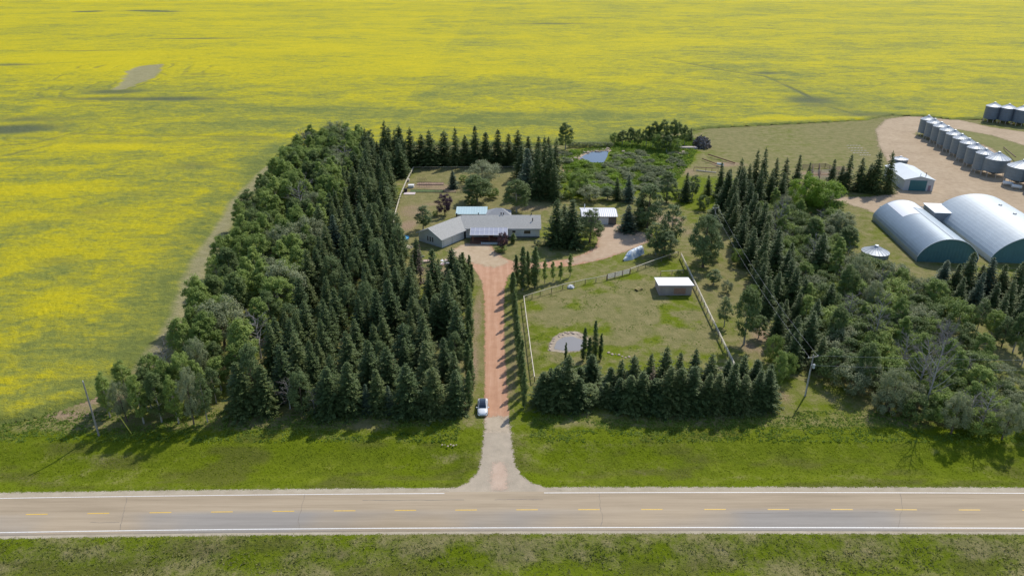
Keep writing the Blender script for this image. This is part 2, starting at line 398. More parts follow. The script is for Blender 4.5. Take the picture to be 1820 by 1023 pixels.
for q in [(157, 21, 26, 22, 1.2), (270, 20, 52, 18, 1.25, .25), (200, 21, 90, 20, .4), (20, 232, 26, 14, 1.0, -.1), (50, 215, 34, 12, .6), (205, 165, 26, 14, .8), (225, 178, 60, 9, .75), (300, 178, 40, 9, .9), (330, 178, 24, 7, .5),
          (20, 118, 30, 10, .7), (150, 93, 60, 6, .6), (350, 71, 60, 8, .8), (510, 62, 45, 16, .4), (60, 245, 26, 12, .4), (210, 255, 60, 8, .45), (180, 218, 40, 8, .35), (350, 135, 20, 10, .5), (345, 298, 16, 9, .55), (440, 250, 25, 9, .5),
          (980, 43, 60, 12, .75), (1110, 15, 60, 14, .35), (1180, 150, 24, 10, .45), (1365, 132, 16, 8, .8), (1440, 180, 18, 16, .85), (1460, 190, 24, 12, .6), (1500, 200, 24, 14, .5), (1540, 206, 22, 10, .7), (1400, 150, 30, 10, .5), (1200, 200, 40, 12, .3),
          (100, 470, 10, 6, .45), (170, 380, 16, 7, .5), (160, 392, 14, 5, .4), (60, 400, 12, 9, .35), (250, 350, 16, 6, .35), (230, 345, 12, 8, .3), (300, 440, 12, 10, .3), (60, 590, 8, 6, .25), (120, 510, 9, 6, .3)]:
    dark = np.maximum(dark, blob(*q) * 1.05)
gul = ldist(X, Y, pxs([(1160, 103), (1215, 113), (1290, 128), (1360, 138), (1420, 165), (1470, 192), (1530, 208)]))
dark = np.maximum(dark, .9 * np.exp(-(gul / 2.6) ** 2) * (.4 + .9 * fbm(X / 20, Y / 20, 64, 3)))
gul2 = ldist(X, Y, pxs([(0, 262), (60, 258), (130, 240), (240, 244), (480, 246)]))
dark = np.maximum(dark, .6 * np.exp(-(gul2 / 2.2) ** 2))
gul3 = ldist(X, Y, pxs([(0, 282), (90, 262), (130, 218), (90, 205)]))
dark = np.maximum(dark, .6 * np.exp(-(gul3 / 3) ** 2) * fbm(X / 12, Y / 12, 65, 3) * 1.6)
# wheel tracks of the sprayer circling the wet spots
def rings(dist, per, lo, hi, s): return s * sstep(.45, .95, np.sin(dist * 2 * math.pi / per)) * sstep(lo, lo + 6, dist) * sstep(hi, hi * .6, dist)
dark = np.maximum(dark, rings(-td + 14 * fbm(X / 25, Y / 25, 68, 3), 12.0, 3, 80, .55) * sstep(.42, .58, fbm(X / 26, Y / 26, 66, 3)))
c2 = G2(85, 238); dark = np.maximum(dark, rings(np.hypot((X - c2[0]), (Y - c2[1]) * .8), 7, 3, 34, .5) * sstep(.40, .55, fbm(X / 22, Y / 22, 67, 3)))
yel = -.14 + .20 * sstep(330, 620, Y) - low * .8 - .10 * sstep(330, 230, Y) * sstep(-60, 20, X) + .07 * (X < -60) + .02 * sstep(300, 150, Y)
for q in [(120, 112, 95, 45, .16), (600, 95, 200, 60, .12), (760, 130, 130, 35, .14), (1150, 70, 90, 60, .12), (215, 262, 28, 10, .20), (250, 265, 30, 7, .18), (95, 545, 9, 11, .26), (20, 470, 9, 12, .26), (110, 340, 24, 8, .14), (45, 345, 24, 6, .14), (190, 440, 14, 12, .12), (260, 470, 12, 12, .10),
          (1385, 215, 26, 5, .30), (1450, 212, 30, 4, .28), (1300, 190, 40, 12, .12), (960, 190, 50, 14, .10), (40, 650, 8, 5, .06), (640, 200, 60, 12, -.10), (560, 225, 50, 10, -.14), (820, 210, 60, 9, -.10), (1100, 210, 50, 8, -.12), (1650, 130, 80, 20, -.08), (1500, 90, 120, 50, -.06), (1700, 170, 60, 12, .06)]:
    yel = yel + blob(*q)
# north edge of the crop is green where it meets the mown ground
edgegreen = np.exp(-(D / 2.2) ** 2); yel = yel - .35 * edgegreen
rows = rng.random(X.shape)
Zf = land(X, Y) + .02 + hgt * (.55 + .45 * (1 - bare)) * .95 * (1 - .5 * np.clip(dark, 0, 1)) + hgt * (rows - .5) * .22 * (1 - bare)

def field_mat():
    m, n, l, b = newmat('canola')
    ye = attr(n, 'yel'); ba = attr(n, 'bare'); dk = attr(n, 'dark')
    f0 = noise(n, l, .012, 3, .5, sc=(.7, 1, 1)); f1 = noise(n, l, .055, 6, .66, sc=(.62, 1, 1), dist=1.2); f2 = noise(n, l, .55, 6, .75, sc=(.55, 1, 1)); f3 = noise(n, l, 4.0, 3, .7)
    v = mathn(n, l, 'ADD', ye, mathn(n, l, 'MULTIPLY', f1, 1.15))
    v = mathn(n, l, 'ADD', v, mathn(n, l, 'MULTIPLY', mathn(n, l, 'SUBTRACT', f0, .5), .8))
    v = mathn(n, l, 'ADD', v, mathn(n, l, 'MULTIPLY', mathn(n, l, 'SUBTRACT', f2, .5), 1.15))
    v = mathn(n, l, 'ADD', v, mathn(n, l, 'MULTIPLY', mathn(n, l, 'SUBTRACT', f3, .5), .35))
    f5 = noise(n, l, .16, 6, .72, sc=(.6, 1, 1), dist=2.0); v = mathn(n, l, 'ADD', v, mathn(n, l, 'MULTIPLY', mathn(n, l, 'SUBTRACT', f5, .5), .75))
    f4 = noise(n, l, .9, 5, .7, sc=(.035, .6, 1)); v = mathn(n, l, 'ADD', v, mathn(n, l, 'MULTIPLY', mathn(n, l, 'SUBTRACT', f4, .5), .25))
    r = ramp(n, [(.20, (.175, .205, .050)), (.38, (.265, .28, .050)), (.54, (.37, .350, .034)), (.70, (.485, .43, .018)), (.94, (.575, .485, .012))]); l.new(v, r.inputs[0])
    dd = mathn(n, l, 'ADD', dk, mathn(n, l, 'MULTIPLY', mathn(n, l, 'SUBTRACT', f2, .5), .8))
    drk = ramp(n, [(.35, (.095, .125, .055)), (.7, (.165, .175, .085))]); l.new(f2, drk.inputs[0])
    c = mixc(n, l, maprange(n, l, dd, .22, .95), r.outputs[0], drk.outputs[0])
    tan = ramp(n, [(.3, (.28, .26, .12)), (.7, (.43, .38, .22))]); l.new(f2, tan.inputs[0])
    # stubble rows
    g_ = n.new('ShaderNodeNewGeometry'); sx = n.new('ShaderNodeSeparateXYZ'); l.new(g_.outputs['Position'], sx.inputs[0])
    st = mathn(n, l, 'SINE', mathn(n, l, 'ADD', mathn(n, l, 'MULTIPLY', sx.outputs[0], 6.0), mathn(n, l, 'MULTIPLY', sx.outputs[1], -2.6)))
    tan2 = mixc(n, l, mathn(n, l, 'MULTIPLY', mathn(n, l, 'ADD', st, 1.0), .22), tan.outputs[0], (.25, .23, .10))
    bb = mathn(n, l, 'ADD', ba, mathn(n, l, 'MULTIPLY', mathn(n, l, 'SUBTRACT', f2, .5), .6))
    c = mixc(n, l, maprange(n, l, bb, .25, 1.0), c, tan2)
    l.new(c, b.inputs['Base Color']); b.inputs['Roughness'].default_value = .9; b.inputs['Specular IOR Level'].default_value = .1
    bump(n, l, b, mathn(n, l, 'ADD', f2, mathn(n, l, 'MULTIPLY', f3, .35)), .9, .7)
    return m
V = np.stack([X, Y, Zf], -1).reshape(-1, 3)
V, F, A = compact(V, gridfaces(*X.shape, keep), {'yel': yel.ravel(), 'bare': bare.ravel(), 'dark': np.clip(dark, 0, 1.2).ravel()})
f_ = addobj('canola_field', fastmesh('canola_field', V, F, field_mat(), A)); f_['kind'] = 'structure'

# ---- sheets (roads, gravel): regular grids with a soft ragged edge
def sheet(name, poly, z, mat, res=.5, pad=1.5, parent=None, kind='structure'):
    P = np.array(poly); x0, y0 = P.min(0) - pad; x1, y1 = P.max(0) + pad
    xs = np.arange(x0, x1 + res, res); ys = np.arange(y0, y1 + res, res)
    X, Y = np.meshgrid(xs, ys); D = sdist(X, Y, poly)
    V = np.stack([X, Y, land(X, Y) + z], -1).reshape(-1, 3)
    V, F, A = compact(V, gridfaces(*X.shape, D > -pad), {'edge': D.ravel()})
    o = addobj(name, fastmesh(name, V, F, mat, A, True), parent)
    if kind: o['kind'] = kind
    return o
def gravel_mat(name, c0, c1, c2, soft=.5, amp=1., rut=None, scale=.8):
    m, n, l, b = newmat(name)
    f1 = noise(n, l, .5, 7, .7); f2 = noise(n, l, 6, 4, .7); f0 = noise(n, l, .08, 4, .6)
    v = mathn(n, l, 'ADD', mathn(n, l, 'MULTIPLY', f1, .55), mathn(n, l, 'ADD', mathn(n, l, 'MULTIPLY', f2, .2), mathn(n, l, 'MULTIPLY', f0, .35)))
    if rut:
        g_ = n.new('ShaderNodeNewGeometry'); sx = n.new('ShaderNodeSeparateXYZ'); l.new(g_.outputs['Position'], sx.inputs[0])
        xx = mathn(n, l, 'ADD', sx.outputs[0], mathn(n, l, 'MULTIPLY', sx.outputs[1], .0405))
        s = mathn(n, l, 'COSINE', mathn(n, l, 'MULTIPLY', mathn(n, l, 'SUBTRACT', xx, rut[0]), 2 * math.pi / rut[1]))
        ln = noise(n, l, 1.6, 5, .7, sc=(1.6, .06, 1))
        v = mathn(n, l, 'ADD', v, mathn(n, l, 'MULTIPLY', s, .05)); v = mathn(n, l, 'ADD', v, mathn(n, l, 'MULTIPLY', mathn(n, l, 'SUBTRACT', ln, .5), .45))
    r = ramp(n, [(.32, c0), (.52, c1), (.74, c2)]); l.new(v, r.inputs[0]); l.new(r.outputs[0], b.inputs['Base Color'])
    b.inputs['Roughness'].default_value = .95; b.inputs['Specular IOR Level'].default_value = .1
    bump(n, l, b, mathn(n, l, 'ADD', f1, f2), .5, .08); alpha_edge(n, l, b, soft, amp, scale)
    return m
DRIVE = pxs([(861, 752), (861, 700), (862, 620), (861, 532), (857, 500), (843, 478), (826, 462), (806, 450), (797, 446), (830, 432), (872, 434), (880, 447), (893, 456), (915, 466),
             (960, 466), (1000, 462), (1035, 452), (1058, 440), (1063, 425), (1055, 408), (1050, 398), (1094, 397), (1105, 405), (1140, 412), (1160, 416), (1152, 430), (1120, 444), (1075, 460), (1020, 472), (960, 477), (918, 480), (903, 490), (897, 510), (895, 560),
             (897, 620), (901, 690), (905, 752)])
sheet('driveway', DRIVE, .012, gravel_mat('red_gravel', (.43, .235, .145), (.52, .295, .185), (.60, .37, .25), .35, .8, (-1.2, 1.75)), .4)
sheet('parking_yard', pxs([(797, 446), (828, 433), (868, 436), (884, 452), (905, 466), (880, 476), (850, 470), (820, 462)]), .020, gravel_mat('pale_gravel', (.36, .26, .17), (.50, .38, .25), (.60, .49, .35), 1.0, 2.6), .4)
sheet('turning_yard', pxs([(1000, 464), (1040, 452), (1062, 440), (1065, 425), (1052, 398), (1094, 397), (1108, 405), (1140, 412), (1158, 418), (1150, 430), (1118, 444), (1070, 460), (1020, 470)]), .020, gravel_mat('buff_gravel', (.36, .25, .17), (.48, .35, .24), (.58, .45, .32), 1.0, 2.4), .4)
APRON = pxs([(868, 742), (900, 742), (907, 760), (910, 790), (914, 820), (925, 843), (945, 858), (975, 868), (1010, 873.4), (1010, 876), (760, 877.5), (760, 876), (800, 870), (832, 857), (850, 838), (856, 812), (858, 790), (862, 760)])
sheet('driveway_apron', APRON, .016, gravel_mat('worn_asphalt', (.31, .26, .20), (.42, .355, .27), (.54, .45, .34), .3, .8, None, 1.2), .3, .8)
sheet('driveway_apron', pxs([(866, 740), (902, 740), (906, 762), (905, 768), (862, 768), (862, 750)]), .026, gravel_mat('pale_patch', (.36, .29, .21), (.50, .41, .30), (.60, .50, .37), .7, 1.5, None, 1.0), .3, 1.2)
sheet('driveway_apron', pxs([(876, 822), (896, 822), (902, 845), (900, 870), (874, 870), (872, 845)]), .026, gravel_mat('pink_patch', (.42, .30, .22), (.54, .40, .30), (.62, .49, .38), .7, 1.4, None, 1.3), .3, 1.2)
YARD = pxs([(1575, 212), (1610, 207), (1660, 207), (1700, 212), (1760, 226), (1830, 236), (1900, 250), (1990, 300), (1990, 420), (1900, 430), (1840, 430), (1820, 390), (1760, 352), (1700, 350), (1650, 372), (1600, 372), (1560, 382), (1540, 372), (1500, 360), (1478, 357), (1480, 351), (1540, 350), (1590, 345), (1600, 330), (1580, 290), (1562, 260), (1557, 230)])
sheet('farmyard', YARD, .012, gravel_mat('yard_gravel', (.30, .225, .15), (.44, .335, .225), (.56, .445, .31), 1.2, 2.6), .7, 3.5)
sheet('farmyard_verge', pxs([(1690, 228), (1760, 240), (1830, 262), (1880, 290), (1820, 300), (1760, 262), (1700, 240)]), .022, gravel_mat('yard_grass', (.13, .16, .04), (.20, .20, .07), (.30, .27, .12), 1.5, 3.0), .7, 3.5)
sheet('farmyard_verge', pxs([(1640, 230), (1652, 250), (1625, 238)]), .022, gravel_mat('yard_grass2', (.13, .16, .04), (.22, .21, .08), (.33, .29, .15), 1.5, 3.0), .7, 3.5)

# ---- highway
def asphalt():
    m, n, l, b = newmat('highway_asphalt')
    g_ = n.new('ShaderNodeNewGeometry'); P = g_.outputs['Position']
    f0 = noise(n, l, .25, 4, .6, sc=(.12, 1, 1)); f1 = noise(n, l, 1.3, 6, .7, sc=(.06, 1.6, 1)); f2 = noise(n, l, 12, 3, .7); f3 = noise(n, l, .03, 3, .5)
    v = mathn(n, l, 'ADD', mathn(n, l, 'MULTIPLY', f0, .4), mathn(n, l, 'ADD', mathn(n, l, 'MULTIPLY', f1, .45), mathn(n, l, 'MULTIPLY', f2, .12)))
    wp_ = mathn(n, l, 'COSINE', mathn(n, l, 'MULTIPLY', mathn(n, l, 'SUBTRACT', attr(n, 'lat'), .125), 8 * math.pi)); v = mathn(n, l, 'SUBTRACT', v, mathn(n, l, 'MULTIPLY', wp_, .035))
    r = ramp(n, [(.33, (.33, .26, .175)), (.5, (.43, .34, .235)), (.66, (.50, .405, .285))]); l.new(v, r.inputs[0])
    lane = attr(n, 'lane')
    mask = mathn(n, l, 'MULTIPLY', maprange(n, l, f3, .40, .60), lane)
    gr = ramp(n, [(.33, (.27, .245, .215)), (.66, (.38, .345, .305))]); l.new(v, gr.inputs[0])
    c = mixc(n, l, mask, r.outputs[0], gr.outputs[0])
    l.new(c, b.inputs['Base Color']); b.inputs['Roughness'].default_value = .85; b.inputs['Specular IOR Level'].default_value = .2
    bump(n, l, b, f2, .3, .01); return m
def strip(name, fa, fb, x0, x1, z, mat, parent=None, n=200, cols=2, att=None):
    xs = np.linspace(x0, x1, n); ts = np.linspace(0, 1, cols)
    X = np.repeat(xs[:, None], cols, 1); Y = fa(X) * (1 - ts) + fb(X) * ts
    V = np.stack([X, Y, np.full_like(X, z)], -1).reshape(-1, 3); F = gridfaces(n, cols)[:, ::-1]
    A = {att: np.clip((ts[None, :] * -8 + 4.6) + 0 * X, 0, 1).ravel(), 'lat': (ts[None, :] + 0 * X).ravel()} if att else {}
    return addobj(name, fastmesh(name, V, F, mat, A), parent)
hw = strip('highway', lambda x: yL(x) - .62, lambda x: yU(x) + .30, -420, 420, .03, asphalt(), None, 400, 41, 'lane'); hw['kind'] = 'structure'
sh1 = strip('gravel_shoulder', lambda x: yU(x) - .2, lambda x: yU(x) + 2.4, -420, 420, .006, gravel_mat('shoulder', (.30, .255, .18), (.44, .375, .275), (.56, .49, .38), .3, .5, None, 1.1), None, 700, 12); sh1['kind'] = 'structure'
sh2 = strip('gravel_shoulder', lambda x: yL(x) - 1.9, lambda x: yL(x) - .4, -420, 420, .006, sh1.data.materials[0], None, 700, 12); sh2['kind'] = 'structure'
for o, fn in ((sh1, lambda x, y: 1.25 - (y - yU(x))), (sh2, lambda x, y: 1.15 - (yL(x) - y))):
    co = np.zeros(len(o.data.vertices) * 3); o.data.vertices.foreach_get('co', co); co = co.reshape(-1, 3)
    at = o.data.attributes.new('edge', 'FLOAT', 'POINT'); at.data.foreach_set('value', fn(co[:, 0], co[:, 1]).astype(np.float32))
def paint(name, col):
    m, n, l, b = newmat(name)
    f = noise(n, l, 5, 5, .7); f2 = noise(n, l, .3, 3, .6)
    r = ramp(n, [(.3, tuple(c * .72 for c in col)), (.55, col)]); l.new(f, r.inputs[0]); l.new(r.outputs[0], b.inputs['Base Color'])
    b.inputs['Roughness'].default_value = .6
    l.new(maprange(n, l, mathn(n, l, 'ADD', f, mathn(n, l, 'MULTIPLY', f2, .3)), .36, .50, .7, 1.), b.inputs['Alpha']); return m
white = paint('white_road_paint', (.82, .79, .74)); yellow = paint('yellow_road_paint', (.88, .56, .07))
MK = .038
strip('edge_line', lambda x: yL(x) - .09, lambda x: yL(x) + .09, -420, 420, MK, white, hw, 400)
xa, xb = G2(790, 875)[0], G2(967, 875)[0]
strip('edge_line', lambda x: yU(x) - .08, lambda x: yU(x) + .08, -420, xa, MK, white, hw, 300)
strip('edge_line', lambda x: yU(x) - .08, lambda x: yU(x) + .08, xb, 420, MK, white, hw, 300)
yc = lambda x: (yU(x) + yL(x)) / 2
ds = [52.7, 160.2, 269, 377, 485.5, 593.8, 701.5, 809.4, 917.7, 1027.6, 1140, 1252, 1365, 1478, 1591.7, 1704.1]
xs_ = [G2(d, 906)[0] for d in ds]
k = 0
while xs_[0] > -150: xs_.insert(0, xs_[0] - 8.9)
while xs_[-1] < 150: xs_.append(xs_[-1] + 9.3)
for x in xs_: strip('centre_dash', lambda q: yc(q) - .075, lambda q: yc(q) + .075, x, x + 3.15, MK, yellow, hw, 6)
tar = simple('dark_crack', (.25, .215, .175), .9, vary=.2)
strip('seam', lambda x: yL(x) - .50 + .03 * np.sin(x * .3), lambda x: yL(x) - .43 + .03 * np.sin(x * .3), -420, 420, MK, tar, hw, 300)
def crack(pts, wd):
    mb = MB(); P = [G2(*p) for p in pts]; Q = []
    for (x0, y0), (x1, y1) in zip(P[:-1], P[1:]):
        for i in range(5): t = i / 5; Q.append((x0 + (x1 - x0) * t + rnd.uniform(-.1, .1), y0 + (y1 - y0) * t + rnd.uniform(-.05, .05)))
    Q.append(P[-1]); L = []; 
    for i, (x, y) in enumerate(Q):
        dx = Q[min(i + 1, len(Q) - 1)][0] - Q[max(i - 1, 0)][0]; dy = Q[min(i + 1, len(Q) - 1)][1] - Q[max(i - 1, 0)][1]; s = math.hypot(dx, dy)
        ww = wd * rnd.uniform(.4, 1.2) / 2; L += [(x - dy / s * ww, y + dx / s * ww, MK), (x + dy / s * ww, y - dx / s * ww, MK)]
    mb.add(L, [(2 * i, 2 * i + 1, 2 * i + 3, 2 * i + 2) for i in range(len(Q) - 1)])
    mb.build('crack', tar, hw)
crack([(226, 884), (222, 905), (216, 925), (214, 941)], .09); crack([(541, 879), (537, 900), (530, 920), (532, 938)], .09)
crack([(1065, 877), (1067, 900), (1071, 918), (1068, 935)], .09); crack([(1600, 876), (1604, 900), (1596, 937)], .06)
crack([(645, 889), (700, 888.6), (760, 888.2), (825, 887.8)], .10); crack([(880, 887.6), (920, 887), (965, 887.6)], .12); crack([(160, 928), (190, 928.3), (212, 928)], .08)
crack([(1300, 912), (1420, 911), (1560, 910)], .05)

# ---- ponds
def water(name, poly, z, col, ro=.06):
    m, n, l, b = newmat(name + '_mat'); b.inputs['Base Color'].default_value = (*col, 1); b.inputs['Roughness'].default_value = ro
    f = noise(n, l, 1.5, 4, .5); bump(n, l, b, f, .15, .02)
    alpha_edge(n, l, b, .1, .25, 1.2)
    return sheet(name, poly, z, m, .35, .6)
P1 = pxs([(1029, 282), (1040, 275), (1052, 270), (1082, 268), (1079, 279), (1073, 289), (1055, 289), (1040, 287)])
P2 = pxs([(984, 620), (990, 606), (1002, 599), (1018, 598), (1036, 604), (1040, 614), (1030, 623), (1005, 624)])
sheet('pond_bank', pxs([(1012, 284), (1022, 270), (1045, 264), (1090, 263), (1084, 270), (1050, 272), (1030, 284)]), .024, gravel_mat('bank_stone', (.24, .17, .11), (.44, .34, .25), (.62, .5, .4), .4, 1.0, None, .9), .4)
water('pond', P1, .05, (.06, .09, .13), .06)
sheet('pond_bank', pxs([(973, 622), (980, 604), (992, 593), (1010, 588), (1030, 590), (1046, 600), (1046, 616), (1030, 624), (1000, 626), (985, 624)]), .024, gravel_mat('bank_stone2', (.22, .18, .13), (.40, .33, .25), (.60, .52, .42), .3, .8, None, .9), .3)
water('pond', P2, .05, (.27, .255, .245), .3)

# ================================================================ VEGETATION
def kites(c, d, s, ln, wd, v):
    """leaf-shaped quads: centre-base c, direction d, side s (n,3), lengths, widths, colour value per leaf"""
    n = len(c); tip = c + d * ln[:, None]; mid = c + d * (ln * .5)[:, None]
    V = np.stack([c, mid + s * (wd / 2)[:, None], tip, mid - s * (wd / 2)[:, None]], 1).reshape(-1, 3)
    return V, np.arange(4 * n).reshape(-1, 4), np.repeat(v, 4)
def unit(a): return a / (np.linalg.norm(a, axis=-1, keepdims=True) + 1e-9)
def trunk_mesh(name, H, r, mat, limbs=0, seed=0, spread=.5, limb_r=.35, start=.3):
    q = random.Random(seed); mb = MB()
    pts = [(q.uniform(-.03, .03) * H * t * .6, q.uniform(-.03, .03) * H * t * .6, H * t) for t in (0, .15, .35, .55, .75, .95)]
    pts[0] = (0, 0, -.15); mb.tube(pts, [r * 1.25, r, r * .8, r * .6, r * .38, r * .12], 7)
    for i in range(limbs):
        t = start + (.9 - start) * i / max(1, limbs); a = i * 2.4 + q.uniform(-.4, .4); L = H * spread * (1 - t * .6) * q.uniform(.7, 1.1)
        p = Vector((0, 0, H * t)); e = p + Vector((math.cos(a) * L, math.sin(a) * L, L * q.uniform(.6, 1.1)))
        m_ = (p + e) / 2 + Vector((math.cos(a), math.sin(a), -.3)) * L * .08
        mb.tube([p, m_, e], [r * limb_r * (1 - t * .5), r * limb_r * .6 * (1 - t * .5), .02], 5, False)
    me = bpy.data.meshes.new(name); me.from_pydata(mb.v, [], mb.f); me.materials.append(mat); return me
def spruce_crown(name, H, Rm, mat, seed, dens=1., skirt=.04, power=.80, gaps=.05):
    g = np.random.default_rng(seed); cs = []; ds_ = []; ss = []; ls = []; ws = []; vs = []
    z = H * skirt
    while z < H * .985:
        t = z / H; rr = Rm * (1 - t) ** power * (1 if t > .12 else .8 + t * 1.6) * (1 + .13 * math.sin(t * 23 + seed) + .07 * math.sin(t * 51 + seed * 2)) + .12
        nb = max(4, int((5.5 + rr * 2.2) * dens)); a0 = g.random() * 6.28
        for i in range(nb):
            if g.random() < gaps: continue
            a = a0 + 6.283 * i / nb + g.normal() * .18; L = rr * g.uniform(.62, 1.15); bz = z + g.normal() * .10
            out = np.array([math.cos(a), math.sin(a), 0]); side = np.array([-math.sin(a), math.cos(a), 0])
            nk = max(2, int(L / .30)); shade = g.random()
            for k in range(nk):
                u = (k + .6) / nk; droop = -.30 * u + .12 * u * u if t < .8 else .25 * u
                p = out * L * u * .92 + np.array([0, 0, bz + droop * L])
                for sgn in (-1, 1):
                    w = (.30 + .28 * (1 - u)) * min(1.25, .5 + rr * .35)
                    d = out * .75 + side * sgn * (.75 + .2 * g.normal()) + np.array([0, 0, -.18 + .16 * g.normal()])
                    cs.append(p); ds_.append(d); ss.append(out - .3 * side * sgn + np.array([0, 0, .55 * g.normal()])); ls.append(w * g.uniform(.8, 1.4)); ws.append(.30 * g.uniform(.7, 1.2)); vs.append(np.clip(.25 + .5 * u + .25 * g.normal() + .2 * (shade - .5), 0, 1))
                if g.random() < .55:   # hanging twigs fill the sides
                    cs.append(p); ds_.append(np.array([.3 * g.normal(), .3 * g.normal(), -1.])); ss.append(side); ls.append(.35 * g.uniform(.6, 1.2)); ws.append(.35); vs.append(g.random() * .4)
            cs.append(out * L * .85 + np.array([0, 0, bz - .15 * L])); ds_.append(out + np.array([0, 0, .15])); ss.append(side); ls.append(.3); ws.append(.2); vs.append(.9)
        z += (.30 + .22 * (1 - t)) * g.uniform(.8, 1.2) / max(.6, dens ** .5)
    for k in range(6):
        a = g.random() * 6.28; cs.append(np.array([0, 0, H * (.95 + .01 * k) - .1])); ds_.append(np.array([.25 * math.cos(a), .25 * math.sin(a), 1.])); ss.append(np.array([-math.sin(a), math.cos(a), 0])); ls.append(.5); ws.append(.16); vs.append(.8)
    cs, ds_, ss = np.array(cs), unit(np.array(ds_)), unit(np.array(ss)); ss = unit(np.cross(ds_, np.cross(ss, ds_)))
    V, F, v = kites(cs, ds_, ss, np.array(ls), np.array(ws), np.array(vs))
    return fastmesh(name, V, F, mat, {'v': v})
def leaf_crown(name, H, Rm, mat, seed, n=5200, base=.25, clusters=46, shape='round', leaf=.30, cl=.33):
    if shape != 'column': n = int(n * 1.7); clusters = int(clusters * 1.9); leaf *= .78; cl *= .74
    """leaves in clumps hung through the crown's volume, with gaps between the clumps"""
    g = np.random.default_rng(seed); P = []
    zc = H * (base + 1) / 2; hz = H * (1 - base) / 2
    while len(P) < clusters:
        d = unit(g.normal(size=3)); r = g.uniform(.45, 1.0) ** .6
        p = d * r
        if shape == 'column':
            u = (len(P) + g.random()) / clusters; k = min(1, 4 * u + .35) * (1 - u ** 3.0) ** .6; q = np.array([p[0] * Rm * k * .6, p[1] * Rm * k * .6, H * (base + (1 - base) * u)])
        elif shape == 'vase':
            k = .55 + .45 * (p[2] + 1) / 2; q = np.array([p[0] * Rm * k, p[1] * Rm * k, zc + p[2] * hz])
        elif shape == 'egg':
            k = 1.05 - .45 * (p[2] + 1) / 2; q = np.array([p[0] * Rm * k, p[1] * Rm * k, zc + p[2] * hz])
        else: q = np.array([p[0] * Rm, p[1] * Rm, zc + p[2] * hz])
        P.append(q * np.array([1, 1, 1]))
    P = np.array(P); sizes = g.uniform(.7, 1.35, clusters) * cl * (Rm if shape != 'column' else Rm * 1.5)
    bright = g.random(clusters); idx = g.integers(0, clusters, n)
    o = unit(g.normal(size=(n, 3))) * (g.random((n, 1)) ** .55); o[:, 2] *= .75
    if shape == 'column':
        tt = (P[:, 2] / H - base) / (1 - base); sizes = sizes * np.clip(1.15 - tt ** 3, .2, 1)
    c = P[idx] + o * sizes[idx][:, None]
    c[:, 2] = np.maximum(c[:, 2], .12 * H * base + .1)
    out = unit(c - np.array([0, 0, zc * .8])); nr = unit(o * .9 + out * .5 + np.array([0, 0, .7]) + g.normal(size=(n, 3)) * .55); d = unit(np.cross(nr, g.normal(size=(n, 3)))); s = np.cross(nr, d)
    v = np.clip(.18 + .35 * bright[idx] + .38 * g.random(n) + .12 * o[:, 2], 0, 1)
    V, F, v = kites(c, d, s, leaf * g.uniform(.7, 1.4, n), leaf * .8 * g.uniform(.7, 1.3, n), v)
    return fastmesh(name, V, F, mat, {'v': v})
def dead_crown(name, H, Rm, seed, n=170, leaves=0):
    g = random.Random(seed); mb = MB()
    def br(p, d, L, r, dep):
        e = p + d * L; m_ = (p + e) / 2 + Vector((g.uniform(-1, 1), g.uniform(-1, 1), g.uniform(-1, 1))) * L * .07
        mb.tube([p, m_, e], [r, r * .7, r * .35], 4, False)
        if dep <= 0: return
        for i in range(5 if dep > 1 else 4):
            t = g.uniform(.3, 1.); q = p + (e - p) * t
            nd = (d + Vector((g.uniform(-1, 1), g.uniform(-1, 1), g.uniform(-.5, .8))) * .95).normalized()
            br(q, nd, L * g.uniform(.4, .62), r * .5, dep - 1)
    for i in range(13):
        a = i * 2.4; t = .22 + .72 * i / 13
        br(Vector((0, 0, H * t)), Vector((math.cos(a), math.sin(a), g.uniform(.3, .9))).normalized(), Rm * (1.15 - t * .6), .055, 2)
    V = np.array(mb.v); F = np.array([f for f in mb.f if len(f) == 4])
    return fastmesh(name, V, F, M['twig'], {'v': np.random.default_rng(seed).random(len(V))})
def bush_mesh(name, H, Rm, mat, seed, n=1500, leaf=.26):
    g = np.random.default_rng(seed); P = []
    for i in range(16):
        a = g.random() * 6.28; r = g.random() ** .6; P.append([math.cos(a) * r * Rm * .8, math.sin(a) * r * Rm * .8, H * g.uniform(.25, .85) * (1 - .45 * r * r)])
    P = np.array(P); idx = g.integers(0, 16, n); br = g.random(16)
    o = unit(g.normal(size=(n, 3))) * (g.random((n, 1)) ** .4); c = P[idx] + o * np.array([.36 * Rm, .36 * Rm, .26 * H]); c[:, 2] = np.clip(c[:, 2], .03, None)
    nr = unit(o + np.array([0, 0, .8]) + g.normal(size=(n, 3)) * .5); d = unit(np.cross(nr, g.normal(size=(n, 3)))); s = np.cross(nr, d)
    V, F, v = kites(c, d, s, leaf * g.uniform(.7, 1.4, n), leaf * .7 * g.uniform(.7, 1.3, n), np.clip(.2 + .4 * br[idx] + .35 * g.random(n), 0, 1))
    return fastmesh(name, V, F, mat, {'v': v})

